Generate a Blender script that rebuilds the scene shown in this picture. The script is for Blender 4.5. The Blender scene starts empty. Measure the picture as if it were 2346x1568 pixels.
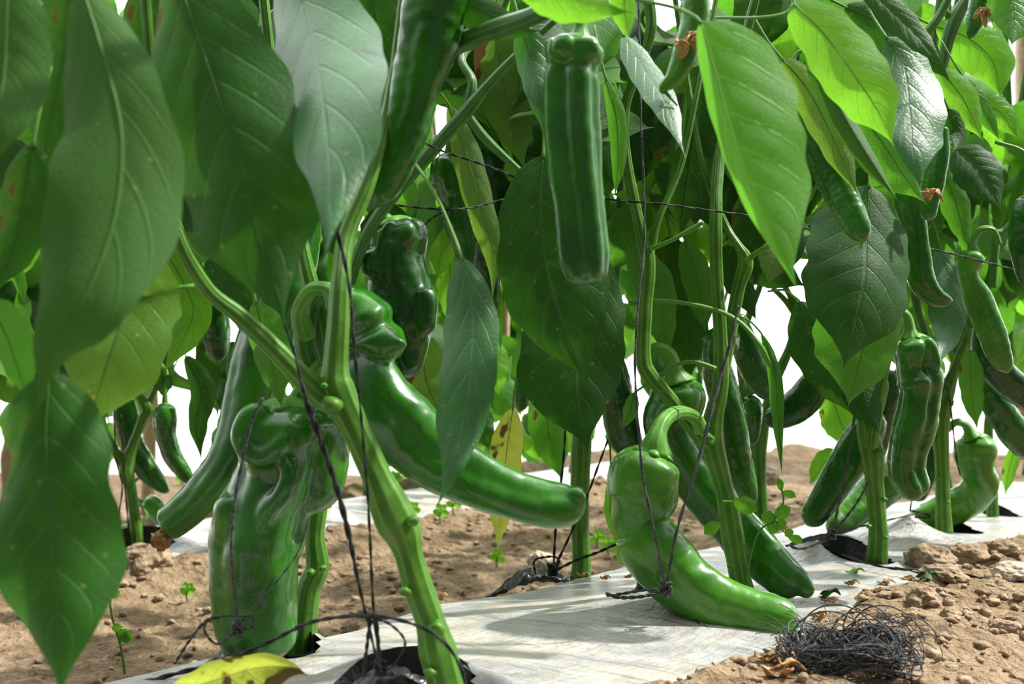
import bpy, bmesh, math, random
from mathutils import Vector, Matrix, noise
random.seed(7)
S = bpy.context.scene
COL = S.collection
F = 2515.0                      # focal length in photo pixels
CX, CY, CZ = 1173.0, 784.0, 0.20

# ------------------------------------------------------------------ camera
cam_d = bpy.data.cameras.new('camera'); cam = bpy.data.objects.new('camera', cam_d); COL.objects.link(cam)
cam.location = (0, 0, CZ); cam.rotation_euler = (math.pi/2, 0, 0)
cam_d.sensor_width = 36; cam_d.lens = F/2346*36; cam_d.clip_start = .02
cam_d.dof.use_dof = True; cam_d.dof.focus_distance = 0.82; cam_d.dof.aperture_fstop = 11
S.camera = cam

# ------------------------------------------------------------------ light
W = bpy.data.worlds.new('overcast_sky'); S.world = W; W.use_nodes = True
nt = W.node_tree; nt.nodes.clear()
tc = nt.nodes.new('ShaderNodeTexCoord'); sx = nt.nodes.new('ShaderNodeSeparateXYZ')
nt.links.new(tc.outputs['Generated'], sx.inputs[0])
def wm(op, a, b):
    n = nt.nodes.new('ShaderNodeMath'); n.operation = op
    for i, v in enumerate((a, b)):
        if isinstance(v, (int, float)): n.inputs[i].default_value = v
        else: nt.links.new(v, n.inputs[i])
    return n.outputs[0]
up = wm('MAXIMUM', sx.outputs['Z'], 0.0); fwd = wm('MAXIMUM', sx.outputs['Y'], 0.0)
mr = nt.nodes.new('ShaderNodeMapRange'); mr.interpolation_type = 'SMOOTHSTEP'; nt.links.new(sx.outputs['Y'], mr.inputs[0])
mr.inputs[1].default_value = -.75; mr.inputs[2].default_value = .25      # the crop rows behind the viewer shade that side
st = wm('ADD', wm('ADD', wm('MULTIPLY', wm('MULTIPLY', up, mr.outputs[0]), 1.55), wm('MULTIPLY', fwd, 2.1)), 0.11)
bg = nt.nodes.new('ShaderNodeBackground'); bg.inputs[0].default_value = (.97, .99, 1, 1)
nt.links.new(st, bg.inputs[1])
wo = nt.nodes.new('ShaderNodeOutputWorld'); nt.links.new(bg.outputs[0], wo.inputs[0])
sd = bpy.data.lights.new('sun', 'SUN'); sd.energy = 4.2; sd.angle = math.radians(1.5); sd.color = (1, .97, .9)
sun = bpy.data.objects.new('sun', sd); COL.objects.link(sun)
sun.rotation_euler = Vector((.62, .17, .77)).to_track_quat('Z', 'Y').to_euler()
S.view_settings.view_transform = 'Standard'; S.view_settings.look = 'None'
S.view_settings.gamma = 1; S.view_settings.exposure = 0.84
S.cycles.max_bounces = 7; S.cycles.transparent_max_bounces = 8; S.cycles.diffuse_bounces = 4
S.cycles.glossy_bounces = 3; S.cycles.transmission_bounces = 5; S.cycles.caustics_reflective = False
S.cycles.caustics_refractive = False; S.cycles.sample_clamp_indirect = 6

# ------------------------------------------------------------------ materials
class NB:
    def __init__(s, name):
        s.m = bpy.data.materials.new(name); s.m.use_nodes = True
        s.t = s.m.node_tree; s.t.nodes.clear()
        s.out = s.n('ShaderNodeOutputMaterial')
    def n(s, k, **kw):
        n = s.t.nodes.new(k)
        for a, b in kw.items(): setattr(n, a, b)
        return n
    def put(s, sock, v):
        if isinstance(v, bpy.types.NodeSocket): s.t.links.new(v, sock)
        elif isinstance(v, (tuple, list)) and len(v) == 3 and sock.type == 'RGBA': sock.default_value = (*v, 1)
        else: sock.default_value = v
    def math(s, op, a, b=0.0, c=None, clamp=False):
        n = s.n('ShaderNodeMath', operation=op, use_clamp=clamp)
        s.put(n.inputs[0], a); s.put(n.inputs[1], b)
        if c is not None: s.put(n.inputs[2], c)
        return n.outputs[0]
    def mix(s, f, a, b):
        n = s.n('ShaderNodeMix', data_type='RGBA'); s.put(n.inputs[0], f); s.put(n.inputs[6], a); s.put(n.inputs[7], b)
        return n.outputs[2]
    def ramp(s, v, lo, hi):          # smooth step lo..hi -> 0..1
        n = s.n('ShaderNodeMapRange', interpolation_type='SMOOTHSTEP'); s.put(n.inputs[0], v)
        n.inputs[1].default_value = lo; n.inputs[2].default_value = hi
        return n.outputs[0]
    def co(s, kind='Object', scale=(1, 1, 1)):
        t = s.n('ShaderNodeTexCoord'); m = s.n('ShaderNodeMapping'); m.inputs['Scale'].default_value = scale
        s.t.links.new(t.outputs[kind], m.inputs[0]); return m.outputs[0]
    def noise(s, vec, scale, detail=3, rough=.5):
        n = s.n('ShaderNodeTexNoise'); s.put(n.inputs['Vector'], vec); n.inputs['Scale'].default_value = scale
        n.inputs['Detail'].default_value = detail; n.inputs['Roughness'].default_value = rough; return n.outputs[0]
    def bump(s, h, dist, strength=1.0):
        n = s.n('ShaderNodeBump'); n.inputs['Distance'].default_value = dist; n.inputs['Strength'].default_value = strength
        s.put(n.inputs['Height'], h); return n.outputs[0]
    def pbr(s, col, rough=.5, normal=None, **kw):
        n = s.n('ShaderNodeBsdfPrincipled'); s.put(n.inputs['Base Color'], col); s.put(n.inputs['Roughness'], rough)
        if normal is not None: s.put(n.inputs['Normal'], normal)
        for k, v in kw.items(): s.put(n.inputs[k.replace('_', ' ')], v)
        return n.outputs[0]
    def end(s, sh): s.t.links.new(sh, s.out.inputs[0]); return s.m

def leaf_mat(name, top, under, trans, tf=.42, spots=0.0, vein=(.10, .22, .06), rough=.40, spec=.34, tv=.45):
    b = NB(name)
    uv = b.n('ShaderNodeUVMap'); sp = b.n('ShaderNodeSeparateXYZ'); b.t.links.new(uv.outputs[0], sp.inputs[0])
    au = b.math('ABSOLUTE', b.math('MULTIPLY_ADD', sp.outputs[0], 2.0, -1.0)); v = sp.outputs[1]
    mid = b.math('SUBTRACT', 1.0, b.ramp(au, .015, .05))
    ph = b.math('MULTIPLY', b.math('SUBTRACT', v, b.math('MULTIPLY', b.math('POWER', au, 1.25), .24)), 7.5)
    fr = b.math('ABSOLUTE', b.math('SUBTRACT', b.math('FRACT', ph), .5))
    side = b.math('SUBTRACT', 1.0, b.ramp(fr, .02, .075)); side = b.math('MULTIPLY', side, b.math('SUBTRACT', 1.0, b.ramp(au, .55, .98)))
    veins = b.math('MAXIMUM', mid, b.math('MULTIPLY', side, .7))
    oc = b.co('Object')
    n1 = b.noise(oc, 38, 4); n2 = b.noise(oc, 420, 2)
    vo = b.n('ShaderNodeTexVoronoi', feature='DISTANCE_TO_EDGE'); b.put(vo.inputs['Vector'], oc); vo.inputs['Scale'].default_value = 330
    net = b.ramp(vo.outputs['Distance'], .0, .12)
    base = b.mix(b.ramp(n1, .3, .7), tuple(c*.78 for c in top), tuple(min(1, c*1.25) for c in top))
    geo = b.n('ShaderNodeNewGeometry')
    base = b.mix(geo.outputs['Backfacing'], base, b.mix(n1, tuple(c*.85 for c in under), under))
    base = b.mix(b.math('MULTIPLY', veins, .38), base, vein)
    tr = b.mix(b.ramp(n1, .25, .75), tuple(c*.75 for c in trans), trans)
    tr = b.mix(b.math('MULTIPLY', veins, .45), tr, tuple(min(1, c*tv) for c in trans))
    tr = b.mix(b.math('MULTIPLY', b.math('SUBTRACT', 1.0, net), .15), tr, tuple(c*.5 for c in trans))
    fl = b.n('ShaderNodeTexVoronoi'); b.put(fl.inputs['Vector'], oc); fl.inputs['Scale'].default_value = 95
    fleck = b.math('SUBTRACT', 1.0, b.ramp(fl.outputs['Distance'], .07, .13))
    sn = b.noise(oc, 21, 3, .6); th = .70 - .075*spots
    spot = b.ramp(sn, th, th+.03)
    halo = b.ramp(sn, th-.05, th+.02)
    base = b.mix(b.math('MULTIPLY', fleck, .5*spots), base, (.55, .50, .2)); tr = b.mix(b.math('MULTIPLY', fleck, .4*spots), tr, (.6, .6, .1))
    base = b.mix(b.math('MULTIPLY', halo, .4), base, (.25, .25, .04)); base = b.mix(spot, base, (.11, .065, .02)); tr = b.mix(spot, tr, (.13, .08, .02))
    h = b.math('ADD', b.math('MULTIPLY', veins, -1.0), b.math('ADD', b.math('MULTIPLY', net, .22), b.math('MULTIPLY', n1, .5)))
    nm = b.bump(h, .0008, .4)
    ro = b.math('ADD', rough-.06, b.math('MULTIPLY', n2, .14)); ro = b.math('ADD', ro, b.math('MULTIPLY', geo.outputs['Backfacing'], .18))
    p = b.pbr(base, ro, nm, Specular_IOR_Level=spec)
    t = b.n('ShaderNodeBsdfTranslucent'); b.put(t.inputs[0], tr); b.put(t.inputs['Normal'], nm)
    mx = b.n('ShaderNodeMixShader'); mx.inputs[0].default_value = tf
    b.t.links.new(p, mx.inputs[1]); b.t.links.new(t.outputs[0], mx.inputs[2])
    return b.end(mx.outputs[0])

M = {}
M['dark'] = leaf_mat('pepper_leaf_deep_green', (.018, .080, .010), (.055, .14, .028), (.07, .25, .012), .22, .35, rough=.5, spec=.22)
M['sheen'] = leaf_mat('pepper_leaf_painted_sheen', (.045, .155, .045), (.06, .17, .04), (.08, .30, .02), .16, .35, (.14, .26, .13), .40, .5)  # glossy leaf; part of the sky sheen is put into its paler colour
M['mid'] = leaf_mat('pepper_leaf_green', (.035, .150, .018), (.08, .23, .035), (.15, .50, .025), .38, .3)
M['bright'] = leaf_mat('pepper_leaf_young_backlit', (.085, .28, .022), (.12, .33, .035), (.27, .68, .035), .46, .15)  # young-leaf green, lightened to carry backlight in its colour
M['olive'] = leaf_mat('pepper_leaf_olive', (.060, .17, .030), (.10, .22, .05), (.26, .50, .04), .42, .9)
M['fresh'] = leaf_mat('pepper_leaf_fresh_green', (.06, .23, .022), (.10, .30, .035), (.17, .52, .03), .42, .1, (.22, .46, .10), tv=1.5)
M['yellow'] = leaf_mat('pepper_leaf_yellowing', (.42, .50, .08), (.48, .55, .14), (.75, .85, .10), .45, 1.1, (.45, .50, .25))

def pepper_mat(name, c1, c2, rough=.2):
    b = NB(name); oc = b.co('Object'); n1 = b.noise(oc, 22, 3); n2 = b.noise(oc, 140, 3, .6)
    ge = b.co('Object', (1, 1, .25)); n3 = b.noise(ge, 160, 3, .6)
    c = b.mix(b.ramp(n1, .32, .70), c1, c2)
    c = b.mix(b.math('MULTIPLY', b.ramp(n3, .55, .72), .16), c, (.09, .27, .05))
    fl = b.n('ShaderNodeTexVoronoi'); b.put(fl.inputs['Vector'], oc); fl.inputs['Scale'].default_value = 210
    c = b.mix(b.math('MULTIPLY', b.math('SUBTRACT', 1.0, b.ramp(fl.outputs['Distance'], .08, .16)), .22), c, (.16, .35, .10))
    nm = b.bump(b.math('ADD', n1, b.math('MULTIPLY', n2, .14)), .0035, .42)
    p = b.pbr(c, b.math('ADD', rough+.02, b.math('MULTIPLY', n2, .12)), nm, Specular_IOR_Level=.3, Coat_Weight=.45, Coat_Roughness=.07)
    return b.end(p)
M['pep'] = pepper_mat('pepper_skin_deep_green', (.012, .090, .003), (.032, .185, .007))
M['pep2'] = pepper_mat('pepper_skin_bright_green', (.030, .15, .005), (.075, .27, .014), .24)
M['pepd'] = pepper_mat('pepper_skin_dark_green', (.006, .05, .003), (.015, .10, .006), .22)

def stem_mat(name, c1, c2, c3):
    b = NB(name); uv = b.n('ShaderNodeUVMap'); sp = b.n('ShaderNodeSeparateXYZ'); b.t.links.new(uv.outputs[0], sp.inputs[0])
    st = b.math('SINE', b.math('MULTIPLY', sp.outputs[0], 6.2832*9)); oc = b.co('Object'); n = b.noise(oc, 60, 4, .6); n2 = b.noise(oc, 300, 2)
    c = b.mix(b.ramp(n, .3, .7), c1, c2); c = b.mix(b.math('MULTIPLY', b.ramp(st, .3, .95), .55), c, c3)
    c = b.mix(b.math('MULTIPLY', b.ramp(n, .62, .75), .5), c, (.20, .17, .08))
    return b.end(b.pbr(c, .42, b.bump(b.math('ADD', b.math('MULTIPLY', st, .22), b.math('ADD', n, b.math('MULTIPLY', n2, .3))), .0009, .6), Specular_IOR_Level=.25))
M['stem'] = stem_mat('pepper_stem_skin', (.042, .145, .010), (.085, .225, .022), (.16, .33, .06))
M['stemd'] = stem_mat('pepper_stem_dark_skin', (.035, .13, .025), (.07, .2, .04), (.13, .28, .08))
M['stalk'] = stem_mat('fruit_stalk_skin', (.07, .24, .02), (.11, .31, .035), (.17, .38, .07))

M['rib'] = stem_mat('pale_leaf_rib', (.15, .40, .04), (.20, .46, .06), (.25, .5, .1))
def simple(name, c1, c2, scale, rough, bd=.001, bs=.6, **kw):
    b = NB(name); n = b.noise(b.co('Object'), scale, 4, .6)
    return b.end(b.pbr(b.mix(b.ramp(n, .3, .7), c1, c2), rough, b.bump(n, bd, bs), **kw))
M['twine'] = simple('black_twine_fibre', (.004, .005, .005), (.022, .026, .023), 900, .55, .0006, .9, Specular_IOR_Level=.25)
M['twineg'] = simple('grey_twine_fibre', (.02, .021, .023), (.11, .115, .12), 700, .6, .0006, .9, Specular_IOR_Level=.25)
M['dry'] = simple('dried_petal', (.30, .15, .05), (.55, .36, .16), 260, .8)
M['clod'] = simple('dry_soil_clod', (.20, .135, .08), (.40, .30, .20), 90, .95, .004, 1.0)
M['pale'] = simple('pale_stone', (.42, .34, .25), (.62, .53, .42), 120, .9, .002, 1.0)
M['weed'] = simple('weed_leaf', (.14, .38, .05), (.25, .55, .09), 120, .5)
M['bamboo'] = simple('dry_bamboo', (.45, .34, .20), (.62, .50, .34), 60, .7)
M['rot'] = simple('rotten_tip', (.22, .10, .03), (.48, .25, .08), 300, .7, .002, 1.0)
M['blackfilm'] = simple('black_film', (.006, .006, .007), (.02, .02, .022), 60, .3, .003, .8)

def soil():
    b = NB('dry_brown_soil'); oc = b.co('Object')
    n0 = b.noise(oc, 5, 4); n1 = b.noise(oc, 45, 6, .65); n2 = b.noise(oc, 260, 4, .65)
    c = b.mix(b.ramp(n1, .3, .72), (.18, .12, .066), (.38, .275, .175)); c = b.mix(b.math('MULTIPLY', b.ramp(n0, .4, .65), .35), c, (.42, .305, .195))
    c = b.mix(b.math('MULTIPLY', b.ramp(n2, .60, .74), .6), c, (.58, .48, .36)); c = b.mix(b.math('MULTIPLY', b.ramp(n2, .44, .34), .5), c, (.09, .055, .03))
    vo = b.n('ShaderNodeTexVoronoi'); b.put(vo.inputs['Vector'], oc); vo.inputs['Scale'].default_value = 120
    h = b.math('ADD', b.math('MULTIPLY', n1, 1.0), b.math('ADD', b.math('MULTIPLY', n2, .35), b.math('MULTIPLY', vo.outputs['Distance'], -.35)))
    return b.end(b.pbr(c, .95, b.bump(h, .011, 1.0), Specular_IOR_Level=.15))
M['soil'] = soil()

def film():
    b = NB('silver_mulch_film'); oc = b.co('Object')
    r = b.n('ShaderNodeMapping'); r.inputs['Rotation'].default_value = (0, 0, math.radians(-53)); b.t.links.new(b.n('ShaderNodeTexCoord').outputs['Object'], r.inputs[0])
    s = b.n('ShaderNodeMapping'); s.inputs['Scale'].default_value = (1, .10, 1); b.t.links.new(r.outputs[0], s.inputs[0])
    s2 = b.n('ShaderNodeMapping'); s2.inputs['Scale'].default_value = (.12, 1, 1); b.t.links.new(r.outputs[0], s2.inputs[0])
    st = b.noise(s.outputs[0], 140, 5, .6); st2 = b.noise(s2.outputs[0], 170, 4, .6); n0 = b.noise(oc, 9, 4); n1 = b.noise(oc, 30, 5, .65)
    c = b.mix(b.ramp(n1, .35, .7), (.29, .295, .30), (.48, .48, .46))
    c = b.mix(b.math('MULTIPLY', b.ramp(st2, .48, .66), .55), c, (.40, .32, .21))
    c = b.mix(b.math('MULTIPLY', b.ramp(n0, .46, .62), .5), c, (.52, .46, .36))
    c = b.mix(b.math('MULTIPLY', b.ramp(st, .57, .66), .5), c, (.10, .105, .11))
    geo = b.n('ShaderNodeNewGeometry'); c = b.mix(geo.outputs['Backfacing'], c, (.012, .012, .013))
    h = b.math('ADD', b.math('MULTIPLY', st, .4), b.math('ADD', b.math('MULTIPLY', st2, .5), b.math('MULTIPLY', n1, 1.2)))
    return b.end(b.pbr(c, .33, b.bump(h, .006, .8), Specular_IOR_Level=.5))
M['film'] = film()

def wallfilm():
    b = NB('greenhouse_film'); n = b.noise(b.co('Object', (1, 1, .2)), 6, 3)
    t = b.n('ShaderNodeBsdfTranslucent'); b.put(t.inputs[0], b.mix(n, (.92, .94, .94), (.97, .98, .98)))
    tp = b.n('ShaderNodeBsdfTransparent'); mx = b.n('ShaderNodeMixShader'); mx.inputs[0].default_value = .45
    b.t.links.new(t.outputs[0], mx.inputs[1]); b.t.links.new(tp.outputs[0], mx.inputs[2])
    return b.end(mx.outputs[0])
M['wall'] = wallfilm()

# ------------------------------------------------------------------ helpers
def P(x, y, D): return Vector(((x-CX)*D/F, D, CZ-(y-CY)*D/F))
def cr(pts, n):
    """Catmull-Rom through tuples, n samples"""
    m = len(pts); out = []
    if m == 2: return [tuple(a+(b-a)*i/(n-1) for a, b in zip(*pts)) for i in range(n)]
    L = [0]
    for i in range(1, m): L.append(L[-1]+max(1e-6, math.dist(pts[i][:3], pts[i-1][:3])))
    for i in range(n):
        d = L[-1]*i/(n-1); k = 0
        while k < m-2 and d > L[k+1]: k += 1
        t = (d-L[k])/(L[k+1]-L[k]); p1, p2 = pts[k], pts[k+1]
        p0 = pts[k-1] if k > 0 else tuple(2*a-b for a, b in zip(p1, p2)); p3 = pts[k+2] if k+2 < m else tuple(2*b-a for a, b in zip(p1, p2))
        out.append(tuple(.5*(2*b+(c-a)*t+(2*a-5*b+4*c-d_)*t*t+(3*b-a-3*c+d_)*t**3) for a, b, c, d_ in zip(p0, p1, p2, p3)))
    return out
def wpos(o):
    return o.matrix_world.translation.copy() if o is None else o['_w'] if False else WP[o.name]
WP = {}
def link(name, vs, fs, mat, parent=None, origin=None, uvs=None, smooth=True):
    me = bpy.data.meshes.new(name); og = Vector(origin) if origin is not None else Vector((0, 0, 0))
    me.from_pydata([tuple(Vector(v)-og) for v in vs], [], fs); me.materials.append(mat)
    if smooth: me.polygons.foreach_set('use_smooth', [True]*len(me.polygons))
    if uvs:
        ul = me.uv_layers.new(name='UVMap')
        for l in me.loops: ul.data[l.index].uv = uvs[l.vertex_index]
    o = bpy.data.objects.new(name, me); COL.objects.link(o); WP[o.name] = og
    if parent: o.parent = parent; o.location = og-WP[parent.name]
    else: o.location = og
    return o
def empty(name, loc, label, cat, group=None):
    o = bpy.data.objects.new(name, None); COL.objects.link(o); o.location = loc; WP[o.name] = Vector(loc); o.empty_display_size = .01
    return tag(o, label, cat, group)
def tag(o, label=None, cat=None, group=None, kind=None):
    for k, v in (('label', label), ('category', cat), ('group', group), ('kind', kind)):
        if v: o[k] = v
    return o
def frames(ps):
    n = len(ps); T = [(ps[min(i+1, n-1)]-ps[max(i-1, 0)]).normalized() for i in range(n)]
    a = Vector((0, -1, 0)) if abs(T[0].y) < .9 else Vector((1, 0, 0))
    N = (a-T[0]*a.dot(T[0])).normalized(); out = []
    for t in T:
        N = (N-t*N.dot(t)); N = N.normalized() if N.length > 1e-6 else Vector((1, 0, 0)); out.append((t, N.copy(), t.cross(N)))
    return out
def tube_geo(ps, rs, seg=12, fn=None, cap=True):
    fr = frames(ps); vs = []; uv = []; fs = []; n = len(ps)
    for i in range(n):
        t, N, B = fr[i]
        for j in range(seg):
            a = 2*math.pi*j/seg; r = rs[i]*(fn(i/(n-1), a, ps[i]) if fn else 1)
            vs.append(ps[i]+N*(math.cos(a)*r)+B*(math.sin(a)*r)); uv.append((j/seg, i/n))
    for i in range(n-1):
        for j in range(seg):
            k = (j+1) % seg; fs.append((i*seg+j, i*seg+k, (i+1)*seg+k, (i+1)*seg+j))
    if cap:
        fs.append(tuple(range(seg))[::-1]); fs.append(tuple(range((n-1)*seg, n*seg)))
    return vs, fs, uv
def pxpath(spec, n):
    """spec (x, y, width px, D) -> world points and radii"""
    p3 = [tuple(P(x, y, D))+(w*D/F/2,) for x, y, w, D in spec]
    q = cr(p3, n); return [Vector(c[:3]) for c in q], [max(1e-4, c[3]) for c in q]
class Bag:
    def __init__(s): s.v = []; s.f = []; s.u = []
    def add(s, g):
        k = len(s.v); s.v += list(g[0]); s.f += [tuple(i+k for i in f) for f in g[1]]; s.u += g[2] if len(g) > 2 else [(0, 0)]*len(g[0])
    def out(s, name, mat, parent=None, origin=None): return link(name, s.v, s.f, mat, parent, origin if origin is not None else s.v[0], s.u)

# ------------------------------------------------------------------ terrain
A0 = Vector((-.033, .58)); U2 = Vector((.6, .8)); N2 = Vector((-.8, .6))
def ts(x, y): d = Vector((x, y))-A0; return d.dot(U2), d.dot(N2)
def xy(t, s): q = A0+U2*t+N2*s; return q.x, q.y
def sm(a, b, x): x = max(0, min(1, (x-a)/(b-a))); return x*x*(3-2*x)
TENTS = [(.118, .835, .020, .030), (.308, 1.135, .022, .022), (.453, 1.25, .036, .035), (-.075, .60, .010, .02), (-.28, .63, .012, .03)]
def bed(t, s, x, y):
    z = .010-.045*t-.30*s*s
    for a, b, h, w in TENTS: z += h*math.exp(-math.hypot(x-a, y-b)/w)
    return z+.004*noise.noise(Vector((x*9, y*9, 0)))
def bed2(t, s): return -.062-.012*t-.8*(s-.93)**2
def soil_z(x, y, fine=True):
    t, s = ts(x, y); tt = max(-1, min(t, 2))
    b1 = .010-.045*tt-.30*min(s*s, .05)
    if s < .21:
        near = sm(-.045, -.085, s+.02*noise.noise(Vector((x*14, y*14, 3))))
        z = b1-.016+near*.021-.05*sm(-.12, -.9, s)
    else:
        z = b1-.016; z = z+( -.103-z)*sm(.20, .37, s)
        z += .040*sm(.66, .88, s)-.095*sm(1.0, 1.5, s)
        z = max(z, -.165)-.035*sm(.79, .83, s)*(1-sm(1.02, 1.06, s))*(1 if t > -.35 else 0)
    if fine:
        p = Vector((x, y, 0)); k = 1 if (s < -.05 or s > .22) else .15
        z += k*(.010*noise.noise(p*9)+.006*noise.noise(p*30)+.0042*noise.noise(p*75)+.0022*noise.noise(p*170))
        if s > .22: z += .012*max(0, noise.noise(p*5+Vector((4, 4, 4))))
    return z
def axis(lo, hi, mid0, mid1, fine, coarse):
    out = []; v = lo
    while v < hi: out.append(v); v += fine if mid0 <= v <= mid1 else coarse
    return out+[hi]
xs = axis(-2.2, 3.4, -.75, .95, .0055, .045); ys = axis(.30, 3.6, .3, 2.0, .0060, .03)
vs = [(x, y, soil_z(x, y)) for y in ys for x in xs]; nx = len(xs)
fs = [(j*nx+i, j*nx+i+1, (j+1)*nx+i+1, (j+1)*nx+i) for j in range(len(ys)-1) for i in range(nx-1)]
tag(link('soil_ground', vs, fs, M['soil']), kind='structure')

def in_el(x, y, els):
    for cx, cy, rx, ry, an in els:
        dx, dy = x-cx, y-cy; c, s = math.cos(an), math.sin(an); a = (dx*c+dy*s)/rx; b = (-dx*s+dy*c)/ry
        if a*a+b*b < 1: return True
    return False
HOLES = [(-.060, .600, .036, .022, .2), (.350, 1.130, .026, .050, .35), (.552, 1.37, .022, .036, .5), (.108, .872, .009, .007, 0), (.695, 1.56, .02, .03, .4), (-.148, .70, .02, .02, 0)]
def film_sheet(name, t0, t1, s0, s1, hf, holes, label, step=.005):
    T = [t0+(t1-t0)*i/int((t1-t0)/step) for i in range(int((t1-t0)/step)+1)]; Q = [s0+(s1-s0)*i/int((s1-s0)/step) for i in range(int((s1-s0)/step)+1)]
    vs = []; ok = []
    for t in T:
        for s in Q:
            e = .012*noise.noise(Vector((t*7, s*2, 9)))+.005*noise.noise(Vector((t*30, 1, 2)))
            s_ = s+e; x, y = xy(t, s_); z = hf(t, s_, x, y)
            edge = min(s-s0, s1-s)
            z -= .02*max(0, 1-edge/.03)**2 if edge < .03 else 0
            for cx, cy, rx, ry, an in holes:
                r = math.hypot((x-cx)/rx, (y-cy)/ry)
                if r < 1.9: z += .016*(1.9-r)*max(0, (y-cy)/ry)-.006*max(0, 1.3-r)*(1 if y < cy else 0)
            vs.append((x, y, z)); ok.append(not in_el(x, y, holes))
    n = len(Q); fs = []
    for i in range(len(T)-1):
        for j in range(n-1):
            q = (i*n+j, (i+1)*n+j, (i+1)*n+j+1, i*n+j+1)
            if all(ok[k] for k in q): fs.append(q[::1])
    o = link(name, vs, fs, M['film'])
    for k, (cx, cy, rx, ry, an) in enumerate(holes):      # black bowl added in each torn hole: film underside plus painted shade
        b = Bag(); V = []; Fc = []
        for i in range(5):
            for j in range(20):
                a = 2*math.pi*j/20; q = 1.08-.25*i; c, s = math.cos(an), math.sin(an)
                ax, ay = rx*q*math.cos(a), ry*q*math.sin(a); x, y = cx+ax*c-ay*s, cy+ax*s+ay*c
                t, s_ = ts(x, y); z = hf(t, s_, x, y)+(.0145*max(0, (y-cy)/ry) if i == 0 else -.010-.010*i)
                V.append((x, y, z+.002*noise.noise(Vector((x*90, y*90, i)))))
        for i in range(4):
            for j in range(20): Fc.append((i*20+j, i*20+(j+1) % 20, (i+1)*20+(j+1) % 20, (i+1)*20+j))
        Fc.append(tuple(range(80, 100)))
        link('hole_shade_bowl', V, Fc, M['blackfilm'], o, V[0])
    return tag(o, label, 'plastic mulch')
film_sheet('mulch_film', -.42, 1.95, -.115, .215, bed, HOLES, 'silvery white plastic mulch film stretched over the near planting bed')
film_sheet('mulch_film', -.35, 2.1, .80, 1.04, lambda t, s, x, y: bed2(t, s)+.004, [(-.500, 1.44, .05, .035, .3), (-.36, 1.49, .035, .02, .6)],
           'strip of white plastic mulch film on the far bed behind the soil path', .008)

# far greenhouse wall of film with posts
tag(link('wall_back', [(-4, 2.95, -.4), (5, 2.95, -.4), (5, 2.95, 2.6), (-4, 2.95, 2.6)], [(0, 1, 2, 3)], M['wall']), kind='structure')
for k, x in enumerate((-1.75, -.22, 1.35, 2.6)):
    g = tube_geo([Vector((x, 2.90, z)) for z in (-.2, .5, 1.5, 2.5)], [.022]*4, 10)
    tag(link('trim_%d' % (k+1), g[0], g[1], M['bamboo'], None, (x, 2.9, -.2), g[2]), kind='structure')

# ------------------------------------------------------------------ leaves
def leafgeo(sp, wl, wr, a=.62, b=1.0, cup=.22, tl=0., tr_=0., wave=.05, under=False, nv=44, nu=14, seed=0):
    """sp: world spine pts; wl/wr: half widths in metres (image left/right of a hanging leaf); tl/tr_: how far (x width) each edge goes away from the viewer"""
    q = [Vector(c) for c in cr([tuple(p) for p in sp], nv+1)]; mx = (a/(a+b))**a*(b/(a+b))**b
    vs = []; uv = []; rg = random.Random(seed); ph = rg.random()*6; ph2 = rg.random()*6
    for i in range(nv+1):
        v = i/nv; T = (q[min(i+1, nv)]-q[max(i-1, 0)]); side = Vector((T.z, 0, -T.x))      # to the image left when T points down
        side = side.normalized() if side.length > 1e-7 else Vector((-1, 0, 0))
        f = (max(v, 0)**a)*(max(1-v, 0)**b)/mx if 0 < v < 1 else 0
        k_ = max(0, min(1, (v-.70)/.30)); f *= (1-k_*k_*(3-2*k_))**.62; f = max(f, .010)
        for j in range(nu+1):
            u = -1+2*j/nu; left = u < 0; w = (wl if left else wr)*f; d = w*abs(u)
            d *= 1+.035*math.sin(v*34+ph)*abs(u)**3+.03*math.sin(v*15+ph2)*abs(u)**2
            y = cup*d*abs(u)+(tl if left else tr_)*d
            y += wave*w*math.sin(v*(11 if left else 13)+ph+(0 if left else 1.3))*abs(u)**1.5
            k = (v-.24*abs(u)**1.25)*7.5
            y += -.035*w*abs(math.sin(math.pi*(k+.5)))*(1-abs(u)**3)*min(1, 3*abs(u))
            vs.append(q[i]-side*(-d if left else d)*1.0+Vector((0, y, 0))); uv.append((j/nu, v))
    fs = []
    for i in range(nv):
        for j in range(nu):
            f4 = (i*(nu+1)+j, i*(nu+1)+j+1, (i+1)*(nu+1)+j+1, (i+1)*(nu+1)+j); fs.append(f4 if under else f4[::-1])
    return vs, fs, uv
NL = [0]
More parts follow.
